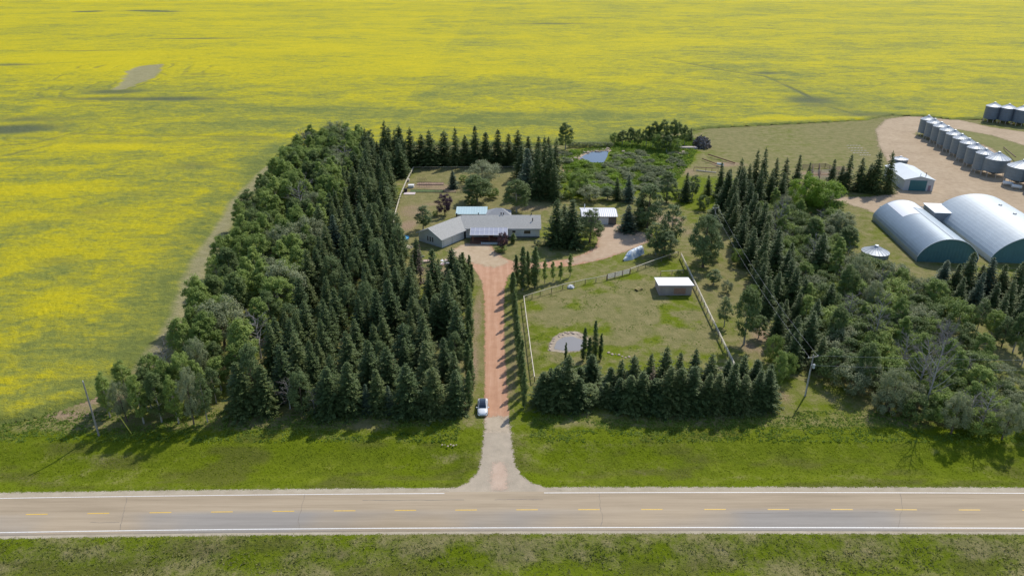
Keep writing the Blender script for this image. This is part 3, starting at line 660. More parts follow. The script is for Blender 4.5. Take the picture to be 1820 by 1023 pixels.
def proto(kind, crowns, trunks, H, name):
    return dict(kind=kind, crowns=crowns, trunks=trunks, H=H, name=name)
K = {}
tr_sp = [trunk_mesh('trunk', 11.5, .20, M['bark'], 0, i) for i in range(2)]
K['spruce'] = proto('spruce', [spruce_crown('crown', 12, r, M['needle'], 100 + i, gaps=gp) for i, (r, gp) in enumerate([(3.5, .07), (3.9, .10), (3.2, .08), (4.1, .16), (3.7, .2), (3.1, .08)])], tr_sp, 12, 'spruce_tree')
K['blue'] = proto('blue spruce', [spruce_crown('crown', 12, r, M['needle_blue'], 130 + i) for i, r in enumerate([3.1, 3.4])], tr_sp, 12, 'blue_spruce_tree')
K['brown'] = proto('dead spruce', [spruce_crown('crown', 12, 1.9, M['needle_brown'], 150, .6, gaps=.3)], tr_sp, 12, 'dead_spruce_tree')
tr_dec = [trunk_mesh('trunk', 8.5, .17, M['bark_pale'], 7, 20 + i, .35) for i in range(2)]
K['poplar'] = proto('poplar', [leaf_crown('crown', 10, r, M['leaf'], 200 + i, 5200, b, 42, sh, .30) for i, (r, b, sh) in enumerate([(2.3, .18, 'egg'), (2.6, .22, 'round'), (2.1, .15, 'egg'), (2.7, .2, 'egg')])], tr_dec, 10, 'poplar_tree')
K['poplar_dark'] = proto('poplar', [leaf_crown('crown', 10, r, M['leaf_dark'], 220 + i, 5200, .18, 40, 'egg', .30) for i, r in enumerate([2.6, 2.9])], tr_dec, 10, 'leafy_tree')
K['willow'] = proto('willow', [leaf_crown('crown', 8, r, M['leaf_grey'], 240 + i, 4600, .15, 38, 'round', .26) for i, r in enumerate([3.0, 3.4])], [trunk_mesh('trunk', 6, .2, M['bark'], 8, 31, .4)], 8, 'willow_tree')
K['bright'] = proto('bright tree', [leaf_crown('crown', 8, r, M['leaf_bright'], 250 + i, 4600, .15, 36, 'round', .28) for i, r in enumerate([3.0, 3.4])], [trunk_mesh('trunk', 6, .2, M['bark'], 8, 32, .4)], 8, 'maple_tree')
K['purple'] = proto('purple tree', [leaf_crown('crown', 6, 2.3, M['leaf_purple'], 260, 3800, .12, 30, 'round', .25)], [trunk_mesh('trunk', 4.5, .13, M['bark'], 6, 33, .4)], 6, 'purple_leaf_tree')
K['column'] = proto('columnar poplar', [leaf_crown('crown', 9, r, M['leaf_dark'], 270 + i, 4200, .06, 46, 'column', .20, .42) for i, r in enumerate([.85, 1.0, .75])], [trunk_mesh('trunk', 8, .1, M['bark_pale'], 5, 34, .12, .3, .2)], 9, 'columnar_poplar')
K['sapling'] = proto('sapling', [leaf_crown('crown', 5, .5, M['leaf'], 280, 900, .2, 20, 'column', .18, .5)], [trunk_mesh('trunk', 4.6, .05, M['bark_pale'], 3, 35, .12, .4)], 5, 'poplar_sapling')
K['pine'] = proto('pine', [leaf_crown('crown', 10, r, M['pine'], 290 + i, 6500, .08, 54, 'egg', .26, .27) for i, r in enumerate([2.9, 3.3])], [trunk_mesh('trunk', 9, .2, M['bark'], 9, 36, .3)], 10, 'pine_tree')
K['thin'] = proto('thin tree', [leaf_crown('crown', 7, 2.0, M['pine'], 300, 2600, .2, 30, 'egg', .24, .32)], [trunk_mesh('trunk', 6.5, .11, M['bark_pale'], 9, 37, .3, .4)], 7, 'sparse_tree')
K['dead'] = proto('dead tree', [dead_crown('crown', 8, 2.6, 310 + i) for i in range(3)], [trunk_mesh('trunk', 7.5, .15, M['bark_dead'], 9, 38, .4, .5)], 8, 'dead_tree')
K['shrubtree'] = proto('shrub', [leaf_crown('crown', 5, r, mt, 320 + i, 3000, .04, 30, 'round', .27) for i, (r, mt) in enumerate([(2.7, M['leaf']), (2.9, M['leaf_dark']), (2.6, M['leaf_dark']), (2.5, M['leaf'])])], [trunk_mesh('trunk', 3.2, .09, M['bark'], 7, 39, .5, .6, .1)], 5, 'caragana_shrub')
K['shrubgrey'] = proto('shrub', [leaf_crown('crown', 5, 2.7, M['leaf_grey'], 330, 2800, .04, 30, 'round', .25)], [trunk_mesh('trunk', 3.2, .09, M['bark'], 7, 39, .5, .6, .1)], 5, 'willow_shrub')
NT = 0
def tree(kind, x, y, H, label, cat='tree', group=None, wid=1., var=None, z=None):
    global NT; NT += 1
    k = K[kind]; s = H / k['H']; r = rnd.random() * 6.28
    zz = float(land(x, y)) if z is None else z
    t = empty(k['name'], (x, y, zz), label, cat, group, r, (s * wid, s * wid, s))
    t.rotation_euler = (rnd.gauss(0, .025), rnd.gauss(0, .025), r)
    v = rnd.randrange(len(k['crowns'])) if var is None else var
    addobj('trunk', k['trunks'][v % len(k['trunks'])], t); addobj('crown', k['crowns'][v], t)
    return t
def treepx(kind, px, by, ty, label, cat='tree', group=None, wpx=None, var=None):
    x, y, _ = G(px, by); H = HT(px, by, ty); k = K[kind]; wid = 1.
    if wpx:
        zc = y * math.cos(PT) + HC * math.sin(PT); wm = wpx * zc / FPX
        base = {'spruce': 5.5, 'blue': 5.2, 'brown': 4, 'column': 1.55, 'sapling': .9, 'purple': 5, 'poplar': 6, 'poplar_dark': 6, 'willow': 7, 'bright': 7, 'pine': 6.2, 'thin': 4.4, 'dead': 5.5, 'shrubtree': 6, 'shrubgrey': 6}[kind] * H / k['H']
        wid = wm / base * (1.12 if kind in ('spruce', 'blue') else 1.)
    return tree(kind, x, y, H, label, cat, group, wid, var)

# ---- the western wood: rows run parallel to the driveway
WP = np.array(WOOD); gap = pxs([(398, 745), (408, 700), (418, 660), (432, 620), (450, 585)])
split = pxs([(410, 760), (425, 735), (475, 655), (515, 560), (552, 490), (585, 415), (618, 350), (650, 300), (658, 260)])
SP = sorted([(y, x) for x, y in split])
def split_x(y): return float(np.interp(y, [q[0] for q in SP], [q[1] for q in SP]))
nsp = ndec = 0
for i in range(24):
    jj = 0; stag = (i % 2) * 2.5
    for j in range(42):
        y = 105.0 + stag + j * 5.0 + rnd.uniform(-1.5, 1.5)
        x = -11.0 - .0405 * (y - 100) - i * 4.9 + rnd.uniform(-1.4, 1.4)
        if float(sdist(np.array([x]), np.array([y]), WOOD)[0]) < .8: continue
        if float(ldist(np.array([x]), np.array([y]), gap)[0]) < 1.5: continue
        sx = split_x(y); n_ = ordn(j); side = x > sx
        if side:
            u = rnd.random(); H = rnd.uniform(7.2, 11.8) * (1 + .22 * min(1, max(0, (y - 115) / 80)))
            kind = 'spruce' if u < .93 else ('blue' if u < .965 else ('pine' if u < .985 else 'brown'))
            if kind == 'brown': H *= .8
            if j > 3 and rnd.random() < .20: kind, H = 'pine', H * .88
            word = {'spruce': 'dark green spruce', 'blue': 'blue-green spruce', 'pine': 'olive green pine', 'brown': 'brown dying spruce'}[kind]
            tree(kind, x, y, H, f'{word} in western wood, {ordn(i)} row from driveway, {n_} back from highway', 'tree', 'spruces of the western wood', rnd.uniform(.85, 1.2) * (.82 if kind == 'pine' else 1.)); nsp += 1
        else:
            u = rnd.random(); H = rnd.uniform(8.6, 12.2) * (.80 if y < 118 else (1.12 if y > 200 else 1.))
            kind = 'poplar' if u < .72 else ('poplar_dark' if u < .9 else ('willow' if u < .96 else 'dead'))
            word = {'poplar': 'green poplar', 'poplar_dark': 'dark green leafy tree', 'willow': 'grey-green leafy tree', 'dead': 'bare grey tree'}[kind]
            tree(kind, x, y, H, f'{word} by yellow field, {ordn(i)} row from driveway, {n_} back from highway', 'tree', 'poplars of the western wood', 1.05); ndec += 1
print('wood', nsp, ndec)
for i, (px, by, ty, wp, kd) in enumerate([(436, 737, 640, 58, 'spruce'), (474, 736, 648, 54, 'spruce'), (538, 737, 655, 46, 'pine'), (588, 738, 650, 54, 'spruce'), (622, 736, 642, 56, 'spruce'), (676, 736, 655, 46, 'spruce'), (728, 738, 645, 54, 'spruce'), (772, 737, 650, 54, 'spruce'), (812, 735, 655, 46, 'spruce'), (455, 725, 610, 56, 'pine')]):
    treepx(kd, px, by - 4, ty, f'broad low-branched conifer on the southern edge of the western wood, {ordn(i)} from the left', 'tree', 'conifers on the southern edge', wp)
for i, (px, by, ty, wp, kd) in enumerate([(196, 742, 665, 40, 'poplar'), (226, 748, 676, 44, 'willow'), (256, 752, 668, 46, 'poplar'), (288, 750, 660, 48, 'poplar_dark'), (318, 752, 668, 46, 'poplar'), (345, 754, 655, 44, 'willow'), (369, 750, 665, 38, 'thin'), (305, 725, 640, 46, 'poplar'), (270, 728, 652, 44, 'poplar_dark'), (338, 715, 622, 46, 'poplar'), (362, 690, 600, 46, 'willow'), (385, 715, 650, 36, 'thin')]):
    treepx(kd, px, by, ty, f'loose leafy tree in the corner clump near the left utility pole, {ordn(i)} one', 'tree', 'corner clump near the left pole', wp)
for i, (px, by, ty, wp, kd) in enumerate([(1310, 470, 440, 30, 'shrubtree'), (1335, 540, 505, 30, 'shrubtree'), (1348, 600, 560, 34, 'poplar_dark'), (1372, 640, 595, 38, 'shrubtree'), (1395, 672, 628, 40, 'shrubtree'), (1290, 520, 498, 24, 'shrubgrey'), (1225, 345, 322, 26, 'shrubgrey'), (1250, 372, 345, 30, 'shrubtree'), (1268, 395, 362, 30, 'spruce'), (1205, 352, 335, 24, 'shrubtree')]):
    treepx(kd, px, by, ty, f'small tree or bush between the paddock side and the power-line spruces, {ordn(i)} one', 'tree', 'bushes beside the power line', wp)
# small blue spruces at the southern edge
for px, by, ty, lb in [(516, 726, 672, 'small dark spruce in front of western wood, near a bare grey bush'), (560, 733, 690, 'bare grey shrub at the southern edge of western wood'), (655, 733, 682, 'small blue-green spruce, left of two at southern edge of western wood'), (694, 733, 684, 'small blue-green spruce, right of two at southern edge of western wood')]:
    treepx('dead' if 'bare' in lb else ('blue' if 'blue' in lb else 'spruce'), px, by, ty, lb, 'tree')
# ---- columnar trees either side of the driveway
ys = [500, 515, 530, 547, 564, 583, 603, 624, 647, 671, 697, 724]
for i, by in enumerate(ys[::-1]):
    x, y = G2(834 + (i % 2) * 3 - (724 - by) * .012, by)
    tree('column', x, y, rnd.uniform(6.8, 8.2), f'slim dark columnar poplar on the left of the driveway, {ordn(i)} from the parked car', 'tree', 'columnar poplars left of the driveway', 1.25)
for i, (px, by) in enumerate([(935, 722), (933, 708), (932, 692), (930, 676), (928, 660), (926, 644), (925, 629), (923, 614), (921, 600), (920, 586), (919, 573), (917, 560), (916, 548), (915, 536), (913, 525)]):
    x, y = G2(px - 3, by); y += rnd.uniform(-1, 1); tree('column', x, y, rnd.uniform(4.8, 7.6), f'slim columnar poplar between driveway and paddock fence, {ordn(i)} from the highway', 'tree', 'columnar poplars right of the driveway', rnd.uniform(.9, 1.5))
for i, (px, by, ty, wp) in enumerate([(929, 515, 440, 17), (939, 508, 448, 14), (951, 511, 438, 20), (920, 505, 452, 12)]):
    treepx('column', px, by, ty, ['tall dense columnar poplar, left one of the clump at the driveway bend', 'columnar poplar in the middle of the clump at the driveway bend', 'broadest columnar poplar, right one of the clump at the driveway bend', 'shorter columnar poplar nearest the driveway bend'][i], 'tree', 'poplar clump at the driveway bend', wp)
for i, (px, by, ty) in enumerate([(968, 504, 462), (983, 500, 464), (996, 497, 466), (1013, 492, 450)]):
    treepx('sapling', px, by, ty, f'young slim poplar along the paddock rail, {ordn(i)} from the driveway bend', 'tree', 'young poplars along the paddock rail', 10)
for i, (px, by, ty, wp) in enumerate([(826, 515, 448, 16), (838, 520, 470, 10), (812, 505, 462, 12)]):
    treepx('column', px, by, ty, ['pointed poplar at the top of the driveway below the farmhouse', 'lower columnar poplar just right of the pointed one by the driveway', 'short columnar poplar beside the scrap heap'][i], 'tree', None, wp)
# ---- northern windbreak
for i, (px, ty) in enumerate([(687, 214), (712, 219), (732, 226), (750, 235), (767, 231), (788, 228), (810, 227), (829, 236), (845, 224), (864, 231), (885, 231), (903, 233), (922, 231), (940, 238), (957, 242), (975, 240)]):
    treepx('spruce', px, 291 if i % 2 else 295, ty + (4 if i % 2 else 0), f'dark spruce in the windbreak behind the back lawn, {ordn(i)} from the left', 'tree', 'spruces of the northern windbreak', rnd.uniform(27, 36))
for i, (px, ty) in enumerate([(628, 236), (648, 240), (663, 243), (610, 250)]):
    treepx('spruce', px, 285, ty, f'tall dark spruce rising above poplars at the wood corner, {ordn(i)} one', 'tree', 'spruces at the wood corner', 24)
for i, (px, by) in enumerate([(760, 293), (780, 294), (800, 293), (820, 294), (842, 293), (868, 294), (893, 294), (905, 292)]):
    treepx('shrubtree', px, by, by - 22, f'leafy shrub under the windbreak spruces, {ordn(i)} from the left', 'shrub', 'shrubs under the windbreak', 24, 1)
L_ = [('spruce', 955, 352, 262, 30, 'tall dark spruce, left of the clump at the right end of the back lawn'), ('spruce', 975, 350, 258, 30, 'tall dark spruce in the middle of the clump beside the pond path'), ('spruce', 987, 357, 285, 26, 'dark spruce nearest the pond path, right of the lawn clump'),
      ('blue', 937, 345, 264, 36, 'large blue spruce at the right of the back lawn'), ('spruce', 966, 330, 243, 30, 'tall spruce behind the clump at the lawn corner'), ('spruce', 984, 320, 246, 28, 'tall spruce at the corner of the windbreak near the pond'), ('spruce', 925, 318, 258, 28, 'spruce behind the big blue spruce'),
      ('poplar_dark', 918, 377, 318, 44, 'round green shade tree behind the farmhouse roof'), ('poplar_dark', 848, 358, 310, 46, 'dark green leafy tree in the middle of the back lawn'), ('willow', 858, 328, 288, 50, 'grey-green tree with bare twigs behind the lawn tree'),
      ('shrubtree', 876, 352, 333, 26, 'dark round bush right of the lawn tree'), ('shrubtree', 838, 366, 345, 26, 'dark low bush at the foot of the lawn tree'), ('blue', 806, 335, 303, 16, 'small blue spruce beside the vegetable garden'), ('shrubtree', 824, 323, 310, 18, 'small bush right of the small blue spruce'),
      ('purple', 791, 382, 343, 30, 'purple-leaved tree on the dry back lawn'), ('thin', 752, 408, 365, 30, 'thin grey-green tree on dry grass left of the farmhouse'), ('shrubtree', 774, 384, 374, 12, 'small dark bush beside the purple-leaved tree'),
      ('spruce', 986, 437, 352, 34, 'dark spruce, left of the group in front of the farmhouse end'), ('spruce', 1017, 438, 353, 44, 'broadest dark spruce of the group beside the turning circle'), ('pine', 1048, 430, 368, 36, 'open-branched pine right of the dark spruces by the turning circle'), ('spruce', 1002, 425, 362, 30, 'dark spruce behind the group beside the turning circle'),
      ('blue', 1115, 411, 365, 28, 'blue-green spruce right of the small garage'), ('pine', 1150, 408, 325, 46, 'large dark pine beside the small garage yard'), ('spruce', 1138, 400, 335, 30, 'dark spruce touching the large pine by the garage yard'), ('blue', 1117, 358, 311, 22, 'bluish spruce standing in the scrub behind the garage'), ('spruce', 1097, 356, 315, 14, 'narrow spruce left of the bluish one behind the garage'),
      ('pine', 1184, 360, 304, 32, 'rounded dark pine at the edge of the willow scrub'), ('spruce', 1217, 358, 306, 20, 'narrow dark spruce right of the rounded pine'), ('thin', 1230, 352, 310, 20, 'thin tree right of the narrow spruce by the scrub'), ('thin', 1165, 452, 395, 38, 'sparse grey pine left of the pair by the tarpaulin'), ('thin', 1192, 442, 363, 40, 'sparse tall pine right of the pair by the tarpaulin'), ('pine', 1180, 455, 405, 36, 'bushy small pine between the tarpaulin and paddock rail'),
      ('pine', 1249, 474, 374, 46, 'large grey-green pine at the paddock corner'), ('pine', 1262, 458, 392, 38, 'second grey-green pine behind the large one at the paddock corner'), ('thin', 1268, 505, 478, 26, 'low sapling bush right of the white-roofed shelter'), ('poplar_dark', 1322, 612, 512, 44, 'leafy tree alone between paddock rail and spruce row'), ('thin', 1287, 580, 528, 26, 'faint grey shrub beside the paddock rail'),
      ('poplar', 1380, 693, 624, 36, 'leafy tree at the right end of the roadside spruces'), ('poplar_dark', 1005, 266, 217, 26, 'lone dark tree by the field edge near the pond'), ('willow', 1048, 357, 330, 38, 'grey willow behind the small garage'), ('shrubtree', 1030, 345, 305, 44, 'dark green thicket left behind the garage'), ('thin', 1080, 355, 332, 30, 'sparse willow behind the garage roof'),
      ('shrubtree', 1012, 352, 332, 24, 'bright low bush by the pond path'), ('spruce', 1040, 345, 318, 14, 'small spruce in the thicket behind the garage'), ('purple', 893, 444, 412, 20, 'dark reddish tree by the porch right end'), ('shrubtree', 891, 447, 436, 24, 'dark bush in the front garden bed'), ('column', 912, 432, 414, 10, 'small upright shrub against the farmhouse wall'), ('shrubgrey', 955, 436, 426, 14, 'white-flowered bush at the farmhouse corner')]
for kd, px, by, ty, wp, lb in L_: treepx(kd, px, by, ty, lb, 'shrub' if ('bush' in lb or 'shrub' in lb or 'thicket' in lb) else 'tree', None, wp * (1.32 if kd in ('pine', 'poplar_dark', 'willow', 'thin') else 1.12))
# ---- trees behind the pond
for i, (px, by, ty, wp, kd) in enumerate([(1092, 256, 236, 22, 'shrubtree'), (1106, 257, 231, 22, 'poplar_dark'), (1120, 258, 226, 20, 'poplar_dark'), (1134, 258, 228, 22, 'shrubtree'), (1148, 260, 222, 22, 'poplar_dark'), (1160, 262, 215, 26, 'poplar_dark'), (1176, 264, 212, 26, 'poplar_dark'), (1190, 265, 211, 28, 'poplar_dark'),
                                          (1203, 262, 217, 24, 'poplar_dark'), (1216, 258, 222, 20, 'poplar_dark'), (1184, 272, 240, 24, 'poplar_dark'), (1168, 268, 236, 24, 'shrubtree'), (1226, 250, 228, 12, 'spruce'), (1200, 273, 245, 22, 'shrubtree')]):
    treepx(kd, px, by, ty, f'dark green tree in the grove behind the pond, {ordn(i)} from the pond end', 'tree', 'grove behind the pond', wp)
for i in range(9):
    treepx('shrubgrey', 1012 + i * 9, 262 - (i % 2), 252, f'low grey-green bush on the field side of the pond, {ordn(i)} from the left', 'shrub', 'bushes behind the pond', 14)
# ---- roadside spruces below the paddock
front = [(968, 718, 658), (990, 722, 655), (1010, 716, 636), (1028, 724, 662), (1048, 716, 690), (1078, 715, 668), (1098, 724, 668), (1118, 726, 662), (1140, 726, 658), (1162, 727, 664), (1184, 727, 655), (1206, 727, 660), (1228, 728, 652), (1250, 728, 660), (1272, 728, 655), (1296, 728, 650), (1318, 728, 655), (1340, 726, 650), (1360, 724, 655)]
back = [(976, 712, 657), (1006, 695, 636), (1030, 690, 648), (1052, 680, 628), (1082, 705, 648), (1100, 706, 638), (1126, 704, 626), (1150, 702, 630), (1178, 702, 624), (1201, 704, 630), (1230, 700, 619), (1258, 704, 628), (1285, 702, 632), (1312, 702, 634), (1338, 702, 640), (1362, 705, 650)]
for i, (px, by, ty) in enumerate(front):
    ty += rnd.uniform(-7, 11)
    kd = 'pine' if i == 4 else 'spruce'; treepx(kd, px, by, ty, f'dark spruce in the front roadside row below the paddock, {ordn(i)} from the driveway', 'tree', 'front row of roadside spruces', rnd.uniform(40, 54))
for i, (px, by, ty) in enumerate(back): treepx('spruce', px, by, ty + rnd.uniform(-6, 9), f'dark spruce in the back roadside row beside the paddock, {ordn(i)} from the driveway', 'tree', 'back row of roadside spruces', rnd.uniform(34, 44))
treepx('brown', 1157, 715, 650, 'reddish-brown dead spruce among the roadside spruces', 'tree', None, 26)
for px, by, ty, wp, lb in [(1036, 640, 583, 12, 'columnar poplar at the right bank of the paddock pond'), (1056, 642, 570, 12, 'tallest columnar poplar right of the paddock pond'), (1067, 640, 593, 10, 'columnar poplar furthest right of the paddock pond'), (1046, 646, 600, 12, 'short columnar poplar in the clump beside the paddock pond'), (1005, 640, 608, 7, 'single sapling in front of the paddock pond')]:
    treepx('column', px, by, ty, lb, 'tree', 'poplars by the paddock pond', wp)
# ---- eastern spruce rows
a, b = np.array(G2(1284, 352)), np.array(G2(1408, 652)); n_ = 21
for r_, off in enumerate((0, 5.2)):
    for i in range(n_):
        t = i / (n_ - 1); p = a + (b - a) * t + np.array([off, rnd.uniform(-1, 1)]) + np.array([rnd.uniform(-1.6, 1.6), 0])
        H = rnd.uniform(8.4, 13.0) if t < .75 else rnd.uniform(7.5, 10.5)
        tree('spruce', p[0], p[1], H, f'dark spruce in the {["left", "right"][r_]} row under the power line, {ordn(i)} from the far end', 'tree', 'spruces under the power line', 1.05)
for i, (px, by, ty, wp) in enumerate([(1258, 345, 311, 16), (1280, 350, 288, 24), (1311, 345, 281, 24), (1338, 345, 266, 26), (1352, 348, 262, 24), (1374, 345, 280, 22), (1326, 352, 290, 24), (1392, 340, 280, 22), (1413, 338, 274, 22), (1365, 360, 300, 24), (1385, 362, 305, 24), (1345, 372, 300, 26), (1315, 375, 305, 26), (1290, 370, 310, 26)]):
    treepx('spruce', px, by, ty, f'dark spruce in the clump below the rusty pipes, {ordn(i)} counted from the left', 'tree', 'spruces below the rusty pipes', wp)
for i, (px, by, ty, wp) in enumerate([(1433, 332, 288, 15), (1474, 338, 282, 20), (1501, 338, 274, 26), (1525, 340, 280, 26), (1552, 342, 267, 30), (1576, 342, 268, 24), (1538, 340, 290, 24), (1490, 338, 295, 22)]):
    treepx('spruce', px, by, ty, f'dark spruce in the row left of the teal-door shed, {ordn(i)} one', 'tree', 'spruces left of the shed', wp)
for i, (px, by, ty, wp) in enumerate([(1671, 512, 462, 30), (1690, 520, 468, 26), (1712, 515, 446, 34), (1736, 515, 470, 26), (1752, 520, 458, 30), (1775, 525, 470, 30), (1797, 530, 462, 34), (1816, 520, 466, 30), (1700, 545, 490, 28), (1728, 548, 485, 30), (1757, 555, 500, 30), (1785, 560, 495, 32), (1812, 560, 500, 32), (1770, 580, 520, 28), (1800, 590, 530, 30), (1825, 600, 530, 34)]):
    treepx('blue' if i in (0, 4, 7, 9) else 'spruce', px, by, ty, f'{"blue-green" if i in (0, 4, 7, 9) else "dark"} spruce in the clump before the curved sheds, {ordn(i)} counted from the left front', 'tree', 'spruces before the curved sheds', wp)
for i, (px, by, ty, wp, kd) in enumerate([(1735, 590, 530, 34, 'thin'), (1800, 625, 555, 40, 'poplar_dark'), (1780, 615, 560, 34, 'pine'), (1815, 650, 585, 34, 'thin'), (1760, 600, 550, 34, 'poplar')]):
    treepx(kd, px, by, ty, ['sparse tree left of the sunny gap at the right edge', 'leafy tree over the sunny gap at the right edge', 'olive pine behind the leafy tree by the sunny gap', 'thin tree leaning over the dirt at the right edge', 'green poplar beside the sunny gap near the curved sheds'][i], 'tree', None, wp)
# ---- eastern thicket
m_ = 0
for i in range(-2, 26):
    jj = 0
    for j in range(34):
        y = 96 + j * 4.1 + (i % 2) * 2 + rnd.uniform(-1, 1); x = 38 + i * 4.2 + rnd.uniform(-1, 1)
        if float(sdist(np.array([x]), np.array([y]), EAST)[0]) < .6: continue
        u = rnd.random(); jj += 1
        kind, H, word = ('shrubtree', rnd.uniform(3.6, 6.6), 'green caragana shrub') if u < .58 else (('shrubgrey', rnd.uniform(3.8, 6.4), 'grey-green willow shrub') if u < .82 else (('poplar', rnd.uniform(6.5, 8.5), 'leafy poplar') if u < .93 else ('dead', rnd.uniform(5, 6.5), 'bare grey tree')))
        tree(kind, x, y, H, f'{word} in eastern thicket, {ordn(i + 2)} column from power line, {ordn(jj - 1)} from highway', 'shrub' if 'shrub' in word else 'tree', 'shrubs of the eastern thicket', 1.1); m_ += 1
print('thicket', m_)
for i, (px, by, ty, wp, kd) in enumerate([(1500, 540, 470, 44, 'poplar_dark'), (1545, 560, 500, 44, 'willow'), (1590, 590, 525, 46, 'poplar'), (1480, 620, 545, 44, 'poplar_dark'), (1530, 690, 610, 50, 'poplar_dark'), (1580, 730, 655, 54, 'willow'), (1665, 650, 575, 46, 'dead'), (1690, 690, 620, 50, 'poplar'), (1740, 770, 690, 56, 'dead'), (1780, 780, 715, 50, 'willow'), (1600, 660, 590, 46, 'dead'), (1480, 500, 440, 40, 'poplar'), (1560, 540, 480, 40, 'dead'), (1690, 770, 700, 54, 'willow'), (1520, 520, 455, 40, 'willow')]):
    treepx(kd, px, by, ty, f'taller {"bare grey" if kd == "dead" else "rounded leafy"} crown rising above the eastern thicket, {ordn(i)} one', 'tree', 'taller trees in the thicket', wp)
for px, by, ty, wp, kd, lb in [(1640, 735, 575, 60, 'dead', 'tall bare grey tree at the front of the eastern thicket'), (1630, 700, 600, 70, 'dead', 'wide bare grey crown in the middle of the eastern thicket'), (1550, 620, 520, 46, 'dead', 'bare grey tree in the upper eastern thicket'), (1500, 590, 520, 50, 'dead', 'bare grey bush left in the upper eastern thicket'), (1715, 760, 700, 70, 'dead', 'broad bare grey bush at the right front of the thicket'),
                                (1380, 430, 348, 40, 'dead', 'bare grey tree beside the bright maple'), (1440, 480, 415, 36, 'dead', 'bare grey spruce in the thicket below the maple'), (1452, 490, 412, 40, 'spruce', 'dark spruce beside a bare grey one below the maple'), (1425, 380, 308, 62, 'bright', 'bright green maple, left of the pair by the corral'), (1460, 385, 322, 70, 'bright', 'broad green maple, right of the pair by the corral'), (1490, 425, 375, 60, 'willow', 'grey-green willow below the maples'), (1500, 458, 402, 50, 'poplar_dark', 'leafy tree between thicket and buried grain bin'), (1400, 490, 430, 30, 'spruce', 'dark spruce at the inner edge of the thicket'), (1470, 560, 500, 30, 'spruce', 'dark spruce deep in the eastern thicket'), (1440, 440, 385, 40, 'poplar_dark', 'dark leafy tree under the maples')]:
    treepx(kd, px, by, ty, lb, 'tree', None, wp)
# ---- willow scrub by the pond
bm_ = [bush_mesh('willow_bush', 1.7, 2.0, M['leaf_grey'], 400, 1600), bush_mesh('willow_bush', 1.5, 2.2, M['leaf_grey'], 401, 1600), bush_mesh('willow_bush', 1.3, 1.9, M['leaf'], 402, 1400), bush_mesh('willow_bush', 1.4, 2.0, M['leaf_bright'], 403, 1400)]
sp_ = []; tries = 0
while len(sp_) < 95 and tries < 6000:
    tries += 1; px, py = rnd.uniform(995, 1215), rnd.uniform(272, 348); x, y = G2(px, py)
    if float(sdist(np.array([x]), np.array([y]), SCRUB)[0]) < 1.5 or float(sdist(np.array([x]), np.array([y]), P1)[0]) > -2.5: continue
    if any(math.hypot(x - a - 0, y - b_) < 3.1 for a, b_, _ in sp_): continue
    sp_.append((x, y, px))
sp_.sort(key=lambda q: (round(q[1] / 9), q[0]))
cnt = {}
for x, y, px in sp_:
    row = int(round(y / 9)); c_ = cnt.get(row, 0); cnt[row] = c_ + 1; rr = max(0, row - 26)
    o = addobj('willow_bush', bm_[rnd.choice([0, 0, 1, 1, 2, 3] if px > 1060 else [2, 3, 3, 2, 1])]); s = rnd.uniform(.8, 1.45); o.scale = (s, s, s * rnd.uniform(.8, 1.2)); o.location = (x, y, 0); o.rotation_euler = (0, 0, rnd.random() * 6)
    tag(o, f'low rounded willow bush in scrub by the pond, {ordn(c_)} from left in {ordn(rr)} band', 'bush', 'willow scrub by the pond')

# ---- grass you could not count
def tufts(name, pts, h, wd, mat, label, blades=4, lean=1.9, seed=5):
    g = np.random.default_rng(seed); P = np.repeat(pts, blades, 0); n = len(P)
    P = P + np.concatenate([g.normal(size=(n, 2)) * .10, np.zeros((n, 1))], 1)
    d = unit(np.concatenate([g.normal(size=(n, 2)) * lean, np.ones((n, 1))], 1)); s = unit(np.cross(d, g.normal(size=(n, 3))))
    hh = h * g.uniform(.6, 1.4, n)
    tone = np.clip(fbm(P[:, 0] / 6, P[:, 1] / 2.2, 77, 4) * 1.3 - .22 + g.normal(size=n) * .13, 0, 1)
    V, F, v = kites(P, d, s, hh, wd * g.uniform(.6, 1.4, n), tone)
    o = addobj(name, fastmesh(name, V, F, mat, {'v': v})); tag(o, label, 'grass', None, 'stuff'); return o
def scatter(n, x0, x1, y0, y1, cond, seed):
    g = np.random.default_rng(seed); x = g.uniform(x0, x1, n); y = g.uniform(y0, y1, n); k = cond(x, y); x, y = x[k], y[k]
    return np.stack([x, y, land(x, y)], 1)
apr = lambda x, y: sdist(x, y, APRON)
pts = scatter(17000, -125, 130, 84, 101, lambda x, y: (y - yU(x) > 1.5 + .5 * (fbm(x / 1.3, y * 0, 5, 2) - .5)) & (apr(x, y) < -.45), 1)
tufts('verge_grass', pts, .17, .11, M['grassblade'], 'lush green grass in the ditch between highway and trees')
pts = scatter(20000, -100, 100, 50, 76, lambda x, y: (yL(x) - y > 1.35 + .5 * (fbm(x / 1.3, y * 0, 8, 2) - .5)), 2)
tufts('roadside_grass', pts, .20, .13, M['rough'], 'rough green grass on the near side of the highway', seed=6)
pts = scatter(9000, -100, 100, 50, 74, lambda x, y: (yL(x) - y > 2.5) & (fbm(x / 6, y / 3, 55, 3) > .55), 3)
tufts('dry_roadside_grass', pts, .34, .16, M['reed'], 'dry tan grass patches on the near side of the highway', seed=8)
pts = scatter(15000, 20, 90, 240, 345, lambda x, y: (sdist(x, y, SCRUB) > 0) & (sdist(x, y, P1) < -1), 4)
tufts('scrub_weeds', pts, .7, .45, M['weed'], 'bright green weeds and reeds around the far pond', seed=9)
pts = scatter(5000, 0, 50, 112, 172, lambda x, y: (sdist(x, y, PADDOCK) > .5) & (sdist(x, y, P2) < -1.2) & (fbm(x / 3.2, y / 3.2, 58, 3) > .60), 5)
